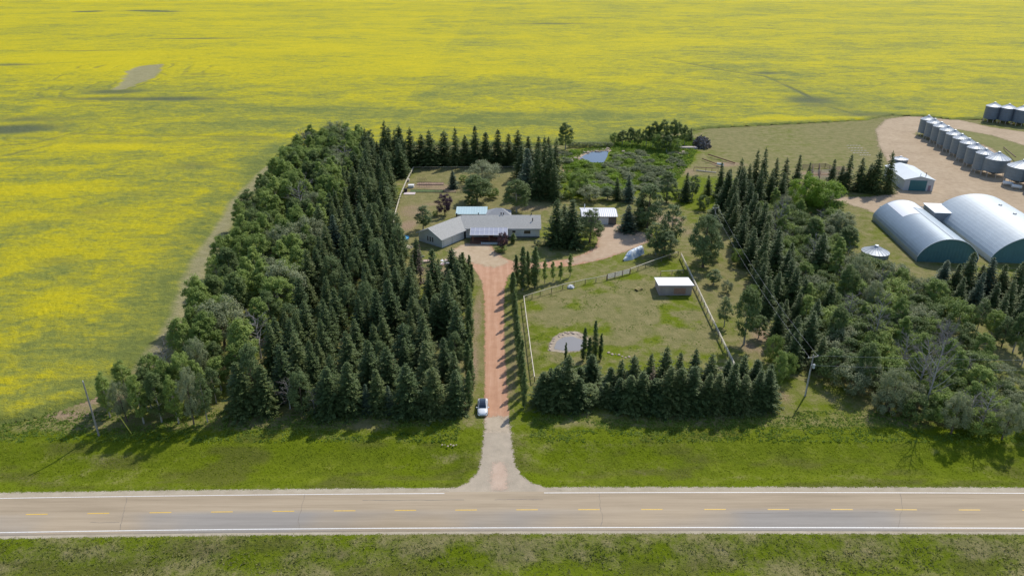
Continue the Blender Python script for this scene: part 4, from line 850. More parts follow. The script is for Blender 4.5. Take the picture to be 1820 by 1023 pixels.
tufts('paddock_weeds', pts, .16, .2, M['weed'], 'darker weedy clumps scattered over the paddock', seed=10)
pts = scatter(12000, -125, 130, 97, 106, lambda x, y: (y - yU(x) > 12.5) & (apr(x, y) < -1) & (np.abs(x + 3) > 6) & (fbm(x / 4, y / 2, 59, 3) > .40), 6)
tufts('tall_verge_grass', pts, .35, .16, M['weed'], 'taller pale grass along the foot of the tree rows', seed=11)

# ================================================================ BUILDINGS
shingle = simple('grey_shingles', (.44, .43, .40), .9, vary=.14, scale=2.5, bumpd=.03)
siding = ribbed('pale_siding', (.66, .68, .66), 2, .22, .7, 0, .06, .012)
white_m = simple('white_trim', (.80, .80, .78), .6, vary=.05)
glass = simple('dark_window_glass', (.025, .03, .035), .12, vary=.1, spec=.6)
wood_red = simple('stained_deck_wood', (.20, .10, .07), .8, vary=.25, scale=5)
wood_or = simple('orange_post', (.42, .22, .11), .8, vary=.2)
black = simple('black_metal', (.02, .02, .02), .5)
conc = simple('grey_concrete', (.40, .39, .36), .9, vary=.12, scale=1.5)
gutter = simple('eave_trim', (.60, .61, .60), .6, vary=.05)
def gable(parent, x0, x1, hw_, ez, rz, over, roofmat, wallmat, th=.18, axis='x', soffit=.35, wname='wall', wh=None):
    """gable volume along local x; eaves at z=ez over y=+-hw_ , ridge z=rz"""
    mb = MB(); s = (rz - ez) / hw_
    mb.add([(x0, -hw_, 0), (x0, hw_, 0), (x0, hw_, ez), (x0, 0, rz - .02), (x0, -hw_, ez), (x1, -hw_, 0), (x1, hw_, 0), (x1, hw_, ez), (x1, 0, rz - .02), (x1, -hw_, ez)],
           [(0, 4, 3, 2, 1), (5, 6, 7, 8, 9), (0, 5, 9, 4), (1, 2, 7, 6)])
    mb.build(wname, wallmat, parent)
    r = MB(); e = hw_ + soffit; ze = ez - s * soffit
    r.slab([(x0 - over, -e, ze + th), (x1 + over, -e, ze + th), (x1 + over, 0, rz + th), (x0 - over, 0, rz + th)], th)
    r.slab([(x0 - over, 0, rz + th), (x1 + over, 0, rz + th), (x1 + over, e, ze + th), (x0 - over, e, ze + th)], th)
    return r.build('roof', roofmat, parent)
# ---- farmhouse
H = empty('farmhouse', (-2.6, 198.4, 0), 'long angled grey-roofed farmhouse with pale siding at the head of the driveway', 'house')
rf = gable(H, -11.8, 10.6, 5.3, 2.85, 4.95, .45, shingle, siding)          # main wing, local x = world x + 2.6
W = bpy.data.objects.new('garage_wing', None)
ang = math.atan2(.79, .62); cx, cy = -23.1 + 2.6, 187.9 - 198.4
def wing(o): o.parent = H; o.location = (cx, cy, 0); o.rotation_euler = (0, 0, ang); return o
mb = MB(); hw_, ez, rz = 4.55, 2.65, 4.75
mb.add([(0, -hw_, 0), (0, hw_, 0), (0, hw_, ez), (0, 0, rz), (0, -hw_, ez), (13, -hw_, 0), (13, hw_, 0), (13, hw_, ez), (13, 0, rz), (13, -hw_, ez)], [(0, 4, 3, 2, 1), (5, 6, 7, 8, 9), (0, 5, 9, 4), (1, 2, 7, 6)])
wing(mb.build('wall', ribbed('vertical_siding', (.62, .66, .65), 1, .35, .7, 0, .08, .02)))
s = (rz - ez) / hw_; e = hw_ + .45; ze = ez - s * .45; th = .18; r = MB()
r.slab([(-.6, -e, ze + th), (12.8, -e, ze + th), (13.3, 0, rz + th), (-.6, 0, rz + th)], th); r.slab([(-.6, 0, rz + th), (13.3, 0, rz + th), (14.5, e, ze + th), (-.6, e, ze + th)], th)
wing(r.build('roof', shingle))
tr = MB()   # barge boards and gutters
tr.bar((-.64, -e, ze + .09), (-.64, 0, rz + .09), .06, .26); tr.bar((-.64, 0, rz + .09), (-.64, e, ze + .09), .06, .26); tr.bar((-.6, -e - .06, ze + .08), (9.6, -e - .06, ze + .08), .10, .12)
wing(tr.build('gutter', gutter))
for k in range(3):
    f = MB(); yy = -.75 - .0 + k * .95 - .3
    f.box(-.07, -.01, yy - .30, yy + .30, .85, 2.45); fo = wing(f.build('window', white_m)); p = MB(); p.box(-.09, -.072, yy - .22, yy + .22, .93, 2.37); po = p.build('pane', glass, fo)
for k, (a0, a1) in enumerate([(.7, 3.7), (4.3, 8.9)]):
    d = MB(); d.box(a0, a1, -hw_ - .06, -hw_ - .015, .02, 2.25); do = wing(d.build('garage_door', simple('garage_door_paint', (.70, .71, .69), .55, vary=.04)))
    g2 = MB()
    for q in range(4): g2.box(a0 + .05, a1 - .05, -hw_ - .075, -hw_ - .061, .02 + q * .56, .05 + q * .56)
    g2.build('panel_line', simple('grey_groove', (.35, .36, .36), .6), do)
p = MB(); p.box(9.2, 9.9, -hw_ - .08, -hw_ - .02, .0, 2.1); wing(p.build('door', glass))
# front of the main wing
def hwin(x0, x1, z0, z1):
    f = MB(); f.box(x0, x1, -5.37, -5.305, z0, z1); fo = f.build('window', white_m, H); p = MB(); p.box(x0 + .07, x1 - .07, -5.39, -5.372, z0 + .07, z1 - .07); p.build('pane', glass, fo)
hwin(2.6, 3.7, 1.5, 2.3); hwin(6.0, 8.0, 1.2, 2.3); hwin(-5.8, -4.2, .5, 2.2); hwin(-2.4, -.6, .9, 2.2)
d = MB(); d.box(-3.9, -2.8, -5.36, -5.31, .15, 2.25); d.build('door', simple('porch_door', (.25, .12, .09), .6), H)
g2 = MB(); g2.bar((-9, -5.72, 2.66), (11, -5.72, 2.66), .1, .12); g2.build('gutter', gutter, H)
f = MB(); f.box(1.4, 10.64, -5.34, -5.30, 0, .42); f.box(10.6, 10.64, -5.3, 5.3, 0, .42); f.build('foundation', simple('foundation_band', (.16, .16, .15), .9), H)
# porch: deck, posts, translucent panel cover
dk = MB(); dk.box(-9.3, 1.3, -9.6, -5.32, 0, .32); dk.box(-9.3, 1.3, -10.1, -9.62, 0, .16); dk.build('deck', wood_red, H)
for x in (-8.5, -3.9, 1.0):
    q = MB(); q.box(x - .07, x + .07, -9.4, -9.26, .32, 2.42); q.build('porch_post', wood_or, H)
rl = MB()
for z in (.7, 1.0, 1.3): rl.bar((-8.4, -9.33, z), (-4, -9.33, z), .04, .06); rl.bar((-3.8, -9.33, z), (.9, -9.33, z), .04, .06)
rl.build('railing', wood_red, H)
poly = simple('polycarbonate_panel', (.36, .37, .44), .35, vary=.06, spec=.5)
pc = MB(); pc.slab([(-9.3, -9.9, 2.52), (1.35, -9.9, 2.52), (1.35, -5.3, 3.12), (-9.3, -5.3, 3.12)], .05); pco = pc.build('porch_cover', poly, H)
bt = MB()
for k in range(9):
    x = -9.3 + k * 10.65 / 8; bt.bar((x, -9.92, 2.56), (x, -5.28, 3.16), .07, .05)
for yy, z in ((-9.9, 2.57), (-7.6, 2.86), (-5.35, 3.14)): bt.bar((-9.3, yy, z), (1.35, yy, z), .07, .05)
bt.build('batten', white_m, pco)
for x, y, hh in ((-7.3, .8, .6), (-.6, .25, .7), (0.1, .3, .6), (10.9 - 2.6, .3, .55), (8.6, -2.4, .7)):
    zr = 5.1 - abs(y) * .39; q = MB(); q.lathe([(.13, zr - .3), (.13, zr + hh), (.2, zr + hh), (.2, zr + hh + .1), (.0, zr + hh + .18)], 10, (x, y, 0)); q.build('roof_vent', black, H)
q = MB(); q.box(-14.0, -13.6, 1.6, 2.0, 3.4, 5.0); q.build('chimney', black, H)
# things by the house
pl = MB(); x0, y0 = G2(855, 433); pl.box(x0, x0 + 5.3, y0 - .45, y0 + .35, 0, .55); o = pl.build('planter_box', simple('pale_blue_planter', (.50, .58, .62), .7)); tag(o, 'long pale blue planter box standing in front of the porch', 'planter')
s_ = MB(); s_.box(x0 + .1, x0 + 5.2, y0 - .35, y0 + .25, .551, .60); s_.build('soil', simple('soil', (.08, .06, .04), .95), o)
# greenhouse
T = empty('greenhouse', (-12.5, 210.2, 0), 'low greenhouse with pale blue roof right behind the farmhouse', 'greenhouse')
q = MB(); q.box(-4.6, 4.6, -2.3, 2.3, 0, 2.1); q.build('wall', simple('greenhouse_wall', (.45, .43, .40), .6), T)
q = MB(); q.slab([(-4.85, -2.6, 2.25), (4.85, -2.6, 2.25), (4.85, 2.6, 2.95), (-4.85, 2.6, 2.95)], .12); q.build('roof', ribbed('pale_blue_panels', (.52, .68, .70), 0, .8, .35, 0, .08, .02), T)
q = MB()
for k in range(7): q.box(-4.5 + k * 1.5 - .04, -4.5 + k * 1.5 + .04, -2.36, -2.31, 0, 2.1)
q.build('frame', white_m, T)
# garden pavilion with hip roof
T = empty('pavilion', (-4.1, 208.6, 0), 'small hip-roofed grey pavilion behind the middle of the farmhouse', 'pavilion')
q = MB(); q.add([(-3.9, -2.6, 2.3), (3.9, -2.6, 2.3), (3.9, 2.6, 2.3), (-3.9, 2.6, 2.3), (-.9, 0, 3.9), (.9, 0, 3.9)], [(0, 1, 5, 4), (1, 2, 5), (2, 3, 4, 5), (3, 0, 4), (3, 2, 1, 0)]); q.build('roof', simple('pale_shingles', (.40, .40, .40), .9, vary=.12), T)
for x in (-3.5, 3.5):
    for y in (-2.2, 2.2): q = MB(); q.box(x - .08, x + .08, y - .08, y + .08, 0, 2.3); q.build('post', wood_red, T)
q = MB(); q.box(-3.6, 3.6, -2.3, 2.3, 0, .12); q.build('floor', conc, T)
# ---- small garage
T = empty('garage', (26.6, 208.3, 0), 'small dark garage with white metal roof and white door beside the turning circle', 'garage')
dkw = ribbed('dark_board_wall', (.19, .17, .15), 0, .25, .8, 0, .2, .015)
gable(T, -5.2, 5.1, 3.9, 2.65, 3.5, .35, ribbed('white_ribbed_roof', (.78, .78, .82), 0, .6, .4, 0, .05, .03), dkw, .08)
q = MB(); q.box(-.3, 2.7, -3.98, -3.91, .03, 2.2); do = q.build('door', simple('white_garage_door', (.74, .76, .76), .5), T)
q = MB(); [q.box(-.25, 2.65, -3.995, -3.981, .03 + k * .54, .055 + k * .54) for k in range(4)]; q.build('panel_line', simple('door_line', (.45, .46, .47), .6), do)
q = MB(); q.tube([(-4.2, 1, 3.1), (-4.2, 1, 4.9)], .12, 8); q.build('chimney', white_m, T)
# ---- paddock shelter
T = empty('horse_shelter', (39.2, 156.8, 0), 'weathered wooden animal shelter with bright white roof in the paddock', 'shelter')
ww = ribbed('weathered_boards', (.50, .41, .37), 0, .3, .85, 0, .3, .015)
q = MB(); x0, x1, y0, y1 = -3.9, 3.9, -2.6, 2.6
q.add([(x0, y0, 0), (x1, y0, 0), (x1, y1, 0), (x0, y1, 0), (x0, y0, 2.6), (x1, y0, 2.6), (x1, y1, 2.15), (x0, y1, 2.15)], [(0, 1, 5, 4), (1, 2, 6, 5), (2, 3, 7, 6), (3, 0, 4, 7)]); q.build('wall', ww, T)
q = MB(); q.slab([(-4.3, -3.0, 2.80), (4.3, -3.0, 2.80), (4.2, 2.9, 2.28), (-4.2, 2.9, 2.28)], .10); q.build('roof', simple('bright_white_roof', (.96, .96, .95), .5, vary=.02), T)
q = MB(); q.box(-4.3, 4.3, -3.04, -3.0, 2.52, 2.82); q.build('fascia', simple('faded_fascia', (.52, .46, .50), .7), T)
q = MB(); q.box(-.4, 2.4, -2.66, -2.61, .35, 1.9); q.build('panel', simple('reddish_panel', (.42, .24, .17), .8, vary=.2), T)
# ---- shed with teal door
p0 = np.array(G2(1600, 338.6)); p1 = np.array(G2(1651, 339.5)); mid = (p0 + p1) / 2; T = empty('farm_shed', (mid[0] + 1.0, mid[1], 0), 'pale metal shed with big teal door beside the grain bins', 'shed', None, -R(6) + math.pi / 2)
metal_w = ribbed('pale_wall_sheet', (.56, .56, .58), 1, .6, .5, .0, .10, .02)
gable(T, 0, 18.5, 4.9, 3.9, 5.1, .2, ribbed('galvanised_roof', (.55, .60, .64), 0, .7, .45, .15, .10, .03), metal_w, .1)
q = MB(); q.box(-.09, -.01, -2.5, 3.1, .02, 3.7); q.build('door', ribbed('teal_door', (.045, .17, .19), 1, 1.2, .55, 0, .12, .01), T)
q = MB(); q.box(-.06, -.01, -4.1, -3.2, .02, 2.0); q.build('door', simple('side_door', (.30, .22, .26), .6), T)
for x, y, c_ in ((2.2, -2.6, black), (.8, -.2, gutter)): q = MB(); q.tube([(x, y, 4), (x, y, 6.0)], .10, 8); q.build('roof_pipe', c_, T)
# ---- curved sheds
def arch(parent, L, W_, Hh, side, roofmat, endmat, pw=2.1, patch=False):
    n = 14; prof = []
    for i in range(n + 1):
        t = i / n; x = -W_ / 2 * (1 - t ** 1.25); z = side + (Hh - side) * (1 - (1 - t) ** pw)
        prof.append((x, z))
    prof[0] = (-W_ / 2, side)
    full = [(-W_ / 2 + .15, 0)] + prof + [(-x, z) for x, z in prof[-2::-1]] + [(W_ / 2 - .15, 0)]
    m = len(full); mb = MB(); vs = []; K_ = 12
    for k in range(K_ + 1): vs += [(x, L * k / K_, z) for x, z in full]
    fs = [(k * m + i, k * m + i + 1, (k + 1) * m + i + 1, (k + 1) * m + i) for k in range(K_) for i in range(m - 1)]
    mb.add(vs, fs); ro = mb.build('roof', roofmat, parent)
    ee = MB(); ee.add([(x, .35, z - .0) for x, z in full], [tuple(range(m))]); ee.build('end_wall', endmat, parent)
    ee = MB(); ee.add([(x, L - .35, z) for x, z in full], [tuple(range(m))[::-1]]); ee.build('end_wall', endmat, parent)
    rim = MB(); rim.tube([(x, 0, z + .02) for x, z in full[1:-1]], .11, 6); rim.build('rim', simple('white_rim', (.75, .77, .78), .5), parent)
    return prof, ro
teal = ribbed('teal_end_wall', (.075, .19, .20), 0, .9, .6, 0, .15, .02)
def curve_metal(name, col, metal, rough):
    m = ribbed(name, col, 1, .62, rough, metal, .16, .012); return m
T = empty('curved_shed', (*G2(1682, 467.5), 0), 'smaller arched metal shed with blue-grey roof and white roof patch', 'shed', None, -R(6.3)); q1x = T.location.x
prof, ro = arch(T, 34, 15.4, 6.7, 1.5, curve_metal('bluish_galvanised', (.33, .40, .46), .15, .42), teal)
q = MB(); # sun glare near the far end, painted as white patches over the roof
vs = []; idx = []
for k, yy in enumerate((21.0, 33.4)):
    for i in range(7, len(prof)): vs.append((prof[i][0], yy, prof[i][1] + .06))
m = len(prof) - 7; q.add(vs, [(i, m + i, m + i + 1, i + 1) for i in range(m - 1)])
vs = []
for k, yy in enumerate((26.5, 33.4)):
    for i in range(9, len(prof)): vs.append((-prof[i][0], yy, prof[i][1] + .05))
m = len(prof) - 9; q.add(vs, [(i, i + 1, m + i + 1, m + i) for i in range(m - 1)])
q.build('painted_glare', simple('painted_glare_white', (.97, .97, .97), .3, vary=.02), T)
q = MB(); q.bar((0.35, .1, 6.68), (.35, 33.5, 6.68), .25, .1); q.build('ridge_cap', simple('ridge_dark', (.16, .20, .24), .5), T)
T = empty('curved_shed', (*G2(1843, 470), 0), 'larger pale arched metal shed with roof vents at the right edge', 'shed', None, -R(6.3)); T2 = T
prof2, ro = arch(T, 37, 23.6, 8.0, 1.5, curve_metal('pale_galvanised', (.58, .64, .67), .05, .5), teal)
for yy in (26, 18, 10):
    q = MB(); q.lathe([(.22, 0), (.22, .45), (.5, .5), (.45, .7), (0, .85)], 12, (1.2, yy, 7.55)); q.build('roof_vent', simple('vent_grey', (.35, .38, .4), .5, .3), T)
T = empty('link_shed', (*G2(1673, 401), 0), 'flat white-roofed lean-to joining the two arched sheds', 'shed', None, -R(6.3))
q = MB(); q.box(-2.7, 2.6, 0, 8.0, 0, 3.9); q.build('wall', ribbed('grey_wall_sheet', (.30, .32, .35), 0, .6, .6, 0, .1, .02), T)
q = MB(); q.slab([(-2.9, -.3, 4.15), (2.8, -.3, 4.15), (2.8, 8.6, 4.35), (-2.9, 8.6, 4.35)], .15); q.build('roof', ribbed('white_flat_roof', (.90, .92, .93), 1, .8, .5, 0, .05, .02), T)
# goalpost frame behind the smaller shed
T = empty('steel_frame', (*G2(1605, 386), 0), 'rusty goalpost frame with white crossbar behind the smaller arched shed', 'frame', None, -R(2))
for x in (-7.6, 7.2): q = MB(); q.tube([(x, 0, 0), (x, 0, 3.4)], .14, 8); q.build('post', simple('rust', (.20, .10, .07), .8), T)
q = MB(); q.tube([(-8, 0, 3.45), (7.6, 0, 3.45)], .14, 8); q.build('crossbar', white_m, T)

# ---- grain bins
galv_roof = ribbed('galvanised_bin_roof', (.60, .64, .68), 0, 99, .5, .25, .08, .0)
def binwall(name, col, metal=.35):
    m, n, l, b = newmat(name); tc = n.new('ShaderNodeTexCoord'); sx = n.new('ShaderNodeSeparateXYZ'); l.new(tc.outputs['Object'], sx.inputs[0])
    s = mathn(n, l, 'SINE', mathn(n, l, 'MULTIPLY', sx.outputs[2], 2 * math.pi / .2))
    ringf = mathn(n, l, 'FRACT', mathn(n, l, 'DIVIDE', sx.outputs[2], 1.12)); f = noise(n, l, .8, 5, .6, tc.outputs['Object'])
    c = ramp(n, [(.3, tuple(q * .82 for q in col)), (.7, col)]); l.new(f, c.inputs[0])
    c2 = mixc(n, l, mathn(n, l, 'LESS_THAN', ringf, .07), c.outputs[0], tuple(q * .7 for q in col)); l.new(c2, b.inputs['Base Color'])
    b.inputs['Metallic'].default_value = metal; b.inputs['Roughness'].default_value = .45; bump(n, l, b, s, .5, .02); return m
bw = binwall('bin_wall', (.205, .25, .28), .15); bw2 = binwall('dark_bin_wall', (.16, .20, .26))
cone_w = simple('hopper_steel', (.30, .33, .36), .5, .3); leg_c = simple('hopper_leg', (.62, .55, .48), .7, vary=.2); yel_l = simple('yellow_ladder', (.66, .58, .15), .6)
def bin_(x, y, dia, eave, roof_h, wall, label, group, legs=True, ladder=None, ladr=0.):
    T = empty('grain_bin', (x, y, 0), label, 'grain bin', group, rnd.uniform(0, .3)); r = dia / 2; hop = dia * .24 if legs else 0.05
    q = MB(); q.lathe([(r, hop), (r, eave)], 40); q.build('wall', wall, T)
    q = MB(); q.lathe([(r + .12, eave - .02), (r * .5, eave + roof_h * .52), (.45, eave + roof_h), (.45, eave + roof_h + .25), (.5, eave + roof_h + .3), (0.01, eave + roof_h + .42)], 28); ro = q.build('roof', galv_roof, T)
    q = MB()
    for k in range(20):
        a = 6.283 * k / 20; q.bar((math.cos(a) * (r + .1), math.sin(a) * (r + .1), eave + .03), (math.cos(a) * .5, math.sin(a) * .5, eave + roof_h + .03), .07, .06)
    q.build('roof_rib', simple('rib_steel', (.5, .54, .58), .5, .3), ro)
    if legs:
        q = MB(); q.lathe([(.35, .55), (r - .05, hop)], 32); q.build('hopper', cone_w, T)
        for k in range(9):
            a = 6.283 * k / 9; c_, s__ = math.cos(a) * (r - .12), math.sin(a) * (r - .12); q = MB(); q.bar((c_, s__, 0), (c_, s__, hop), .14, .14); q.build('leg', leg_c, T)
    if ladder:
        q = MB(); a = -math.pi / 2 + ladder; cx_, cy_ = math.cos(a) * (r + .2), math.sin(a) * (r + .2)
        for dx in (-.28, .28): q.bar((cx_ + dx, cy_, .3), (cx_ + dx, cy_, eave + .2), .09, .09)
        for z in np.arange(.8, eave, .45): q.bar((cx_ - .28, cy_, z), (cx_ + .28, cy_, z), .06, .06)
        q.build('ladder', yel_l, T)
    return T
rows_ = [(1648, 243), (1659, 249.5), (1670.5, 256.5), (1682.5, 264), (1694.5, 272), (1706.5, 280), (1719.5, 289), (1733, 298.5), (1749, 309.5)]
for i, (px, py) in enumerate(rows_):
    x, y = G2(px, py); bin_(x, y + 2.6, 6.1, 7.4, 1.5, bw, f'galvanised hopper grain bin, {ordn(i)} in the diagonal row from the far end', 'row of galvanised grain bins')
for i, (px, py, dd) in enumerate([(1774, 316, 8.4), (1818, 332, 9.2), (1858, 346, 9.2)]):
    x, y = G2(px, py); bin_(x, y + 3.2, dd, 6.6, 2.1, bw, ['broad grain bin directly after the nine slim ones', 'broad grain bin second from the end of the row at the right edge', 'broad grain bin cut by the right edge of the picture'][i], 'broad grain bins')
for i, (px, py) in enumerate([(1764, 217.5), (1789.5, 220.5), (1815, 224)]):
    x, y = G2(px, py); bin_(x, y + 2, 7.0, 7.6, 1.6, bw2, ['dark blue grain bin, left one of the far group at upper right', 'dark blue grain bin, middle one of the far group at upper right', 'dark blue grain bin cut by the edge at upper right'][i], 'dark blue grain bins', True, .75)
x, y = G2(1557, 455); T = bin_(x, y + .8, 6.9, 1.1, 1.5, bw, 'low round bin with pale conical roof half hidden by bushes', None, False)
x, y = G2(1606, 291); T = bin_(x, y + 3, 5.6, 1.3, .7, bw, 'low white-topped tank behind the shed with teal door', None, False); T.name = 'storage_tank'; T['category'] = 'tank'
for ch in T.children:
    if ch.name.startswith('roof'): ch.data.materials[0] = simple('white_tank_top', (.85, .86, .87), .5)
for i, (px, py) in enumerate([(1790, 330), (1806, 336)]):
    x, y = G2(px, py); T = empty('propane_tank', (x, y, 0), ['white cylindrical tank, left of the pair under the broad bins', 'white cylindrical tank, right of the pair under the broad bins'][i], 'tank', 'white tanks', R(-40))
    q = MB(); q.tube([(-1.6, 0, 1.0), (-1.45, 0, 1.0), (1.45, 0, 1.0), (1.6, 0, 1.0)], [.25, .6, .6, .25], 16); q.build('cylinder', white_m, T, True)
    for sx_ in (-1, 1): q = MB(); q.box(sx_ - .1, sx_ + .1, -.5, .5, 0, .5); q.build('leg', conc, T)
q = MB(); a = G(1783, 264); b = G(1803, 286); q.tube([(a[0], a[1], .6), (b[0], b[1], 1.6)], .18, 8); o = q.build('auger', simple('auger_rust', (.12, .06, .05), .7)); tag(o, 'long dark grain auger tube lying behind the broad bins', 'auger')

# ================================================================ FENCES, POLES, SMALL THINGS
rail_w = simple('sunbleached_rail', (.66, .60, .46), .8, vary=.15, scale=2)
post_w = simple('grey_brown_post', (.22, .17, .12), .9, vary=.25)
pale_w = simple('pale_board', (.66, .58, .52), .8, vary=.15)
def fence(name, pxpts, label, rails=(1.35,), sp=3., wires=True, rw=.10, rh=.12, postmat=post_w, railmat=rail_w, cat='fence', h=1.3):
    P = pxs(pxpts); T = empty(name, (P[0][0], P[0][1], 0), label, cat); ox, oy = P[0]
    rm = MB(); wm = MB(); pts = []
    for (x0, y0), (x1, y1) in zip(P[:-1], P[1:]):
        L = math.hypot(x1 - x0, y1 - y0); n = max(1, int(round(L / sp)))
        for i in range(n): t = i / n; pts.append((x0 + (x1 - x0) * t, y0 + (y1 - y0) * t))
    pts.append(P[-1])
    for (x0, y0), (x1, y1) in zip(pts[:-1], pts[1:]):
        for z in rails: rm.bar((x0 - ox, y0 - oy, z), (x1 - ox, y1 - oy, z), rw, rh)
        if wires:
            for z in (.4, .75, 1.05): wm.bar((x0 - ox, y0 - oy, z), (x1 - ox, y1 - oy, z), .02, .02)
    rm.build('rail', railmat, T)
    if wires: wm.build('wire', simple('fence_wire', (.3, .29, .27), .6), T)
    for x, y in pts: q = MB(); q.tube([(x - ox, y - oy, -.1), (x - ox, y - oy, h)], .08, 7); q.build('post', postmat, T)
    return T
fence('paddock_fence', [(931, 535), (934, 560), (938, 590), (943, 630), (950, 680)], 'pale-topped rail fence between paddock and columnar poplars', rw=.16)
fence('paddock_fence', [(950, 680), (1060, 680), (1180, 678), (1300, 660)], 'thin wire fence along the paddock side facing the highway', (1.3,), 3.6, True, .04, .05)
fence('paddock_fence', [(931, 535), (960, 526), (1000, 514), (1040, 505), (1078, 498)], 'pale rail fence along the top of the paddock left of the gate')
fence('paddock_fence', [(1120, 486), (1160, 471), (1205, 455)], 'pale rail fence along the top of the paddock right of the gate', rw=.16)
fence('paddock_fence', [(1210, 458), (1225, 490), (1242, 525), (1262, 568), (1282, 610), (1305, 658)], 'double-railed pale fence along the right side of the paddock', (1.35, 1.0), rw=.15)
fence('yard_fence', [(735, 303), (722, 328), (712, 352), (704, 380), (699, 408)], 'pale rail fence between the western wood and the dry back lawn', (1.35, .9), rw=.16)
fence('yard_fence', [(735, 303), (780, 302.5), (840, 302), (912, 302)], 'thin pale rail fence in front of the northern windbreak', (1.3,), 3.5, True, .06, .08)
g0, g1 = np.array(G2(1079, 497)), np.array(G2(1119, 487)); T = empty('paddock_gate', (g0[0], g0[1], 0), 'wide white board gate in the paddock fence', 'gate', None, math.atan2(*(g1 - g0)[::-1])); L = float(np.hypot(*(g1 - g0)))
wb = simple('white_gate_board', (.78, .72, .70), .7)
for z in (.35, .62, .89, 1.16, 1.43): q = MB(); q.box(.05, L - .05, -.03, .03, z - .07, z + .07); q.build('board', wb, T)
for x in (0, L / 3, 2 * L / 3, L): q = MB(); q.box(x - .08, x + .08, -.1, -.03 + .02 * 0, 0, 1.6); q.build('post', simple('gate_post', (.25, .14, .12), .8), T)
# rails behind the shelter
fence('pen_rail', [(1174, 490), (1194, 489), (1214, 488)], 'short pale rail pen just behind the white-roofed shelter', (1.3,), 2.5, False)
# pole pens and pipes in the upper middle
fence('pole_pen', [(1233, 303), (1254, 304), (1276, 305)], 'rusty-railed pen at the edge of the mown ground', (1.3,), 3., False, .2, .2, simple('rusty_post', (.2, .1, .08), .8), simple('rusty_rail', (.24, .12, .09), .8), 'fence')
q = MB(); a, b = G(1237, 304), G(1273, 308); q.tube([(a[0], a[1], .3), (b[0], b[1], .3)], .18, 7); tag(q.build('pale_pipe', pale_w), 'pale pipe lying beside the rusty-railed pen', 'pipe')
rust = simple('rusty_pipe', (.20, .10, .07), .8, vary=.25)
q = MB(); a, b = G(1258, 278), G(1306, 292); q.tube([(a[0], a[1], .9), (b[0], b[1], .5)], .22, 8); tag(q.build('rusty_pipe', rust), 'longest rusty pipe pointing at the log heap over mown grass', 'pipe', 'rusty pipes')
q = MB(); a, b = G(1248, 285), G(1277, 295); q.tube([(a[0], a[1], .7), (b[0], b[1], .5)], .2, 8); tag(q.build('rusty_pipe', rust), 'shorter rusty pipe just above the rusty-railed pen', 'pipe', 'rusty pipes')
x, y = G2(1274, 295); q = MB(); q.tube([(x, y, .9), (x + 2.2, y - 1.5, .9)], .45, 10); tag(q.build('white_drum', white_m), 'white drum lying at the end of the shorter rusty pipe', 'drum')
brownw = simple('corral_wood', (.26, .18, .15), .85, vary=.25)
for i, pts in enumerate([[(1426, 300), (1444, 299), (1466, 298)], [(1440, 321), (1455, 321), (1474, 320)], [(1444, 299), (1444, 310), (1444, 321)], [(1456, 298), (1456, 309), (1456, 321)], [(1466, 298), (1482, 304), (1500, 303)], [(1476, 318), (1490, 312), (1505, 312)], [(1440, 310), (1458, 310), (1476, 309)]]):
    fence('corral_panel', pts, ['brown corral panel at the back nearest the mown ground', 'pale-topped corral panel at the front behind the maples', 'corral cross panel on the left', 'corral cross panel on the right', 'corral panel running toward the shed spruces at the back', 'low corral panel between two spruces at the front', 'middle corral panel splitting the pen'][i], (.4, .8, 1.2, 1.6), 3., False, .08, .16, brownw, pale_w if i in (1, 6) else brownw, 'corral panel', 1.8)
# dark conical heap
x, y = G2(1249, 262); T = empty('log_heap', (x, y + 2, 0), 'dark rounded heap of old logs beside the mown ground', 'log heap'); q = MB(); qd = MB()
for k in range(260):
    ph = rnd.uniform(.05, 1.5); a = rnd.random() * 6.28; c_ = Vector((3.2 * math.sin(ph) * math.cos(a), 5.2 * math.sin(ph) * math.sin(a), 3.4 * math.cos(ph))); d = Vector((rnd.uniform(-1, 1), rnd.uniform(-1, 1), rnd.uniform(-.8, .2))).normalized() * rnd.uniform(.6, 1.5)
    e_ = [c_ - d, c_ + d]
    for v_ in e_: v_.z = max(.1, v_.z)
    (q if k % 4 else qd).tube(e_, rnd.uniform(.12, .28), 5)
q.build('dark_poles', simple('weathered_dark_pole', (.12, .105, .09), .9, vary=.5, scale=.6), T); qd.build('grey_poles', simple('grey_pole', (.24, .24, .25), .9, vary=.3), T)
# lumber & junk
def stack(px, py, w_, d_, h_, rz, mat, label, name='lumber_stack', n=5):
    x, y = G2(px, py); T = empty(name, (x, y, 0), label, 'lumber' if name == 'lumber_stack' else 'scrap', None, rz)
    q = MB()
    for k in range(n):
        for j in range(4):
            o_ = rnd.uniform(-.3, .3); q.box(-w_ / 2 + o_, w_ / 2 + o_, -d_ / 2 + j * d_ / 4, -d_ / 2 + (j + .9) * d_ / 4, k * h_ / n + .002, (k + .85) * h_ / n)
    q.build('boards', mat, T)
    q = MB(); [q.box(s_ * w_ * .35 - .06, s_ * w_ * .35 + .06, -d_ / 2 - .1, d_ / 2 + .1, h_ + .0, h_ + .08) for s_ in (-1, 1)]; q.build('strap', post_w, T)
    return T
stack(1222, 264, 7.5, 2.2, .8, R(-3), simple('grey_lumber', (.55, .48, .44), .85, vary=.2), 'long pale lumber stack left of the dark log heap')
stack(753, 466, 3.2, 1.2, .5, R(10), simple('pink_lumber', (.62, .45, .38), .85, vary=.2), 'small stack of pale boards at the wood edge left of the farmhouse')
stack(723, 441, 2.0, 2.6, .5, R(-30), simple('cream_slabs', (.56, .50, .36), .85, vary=.2), 'cream slabs stacked beside the blue paddling pool')
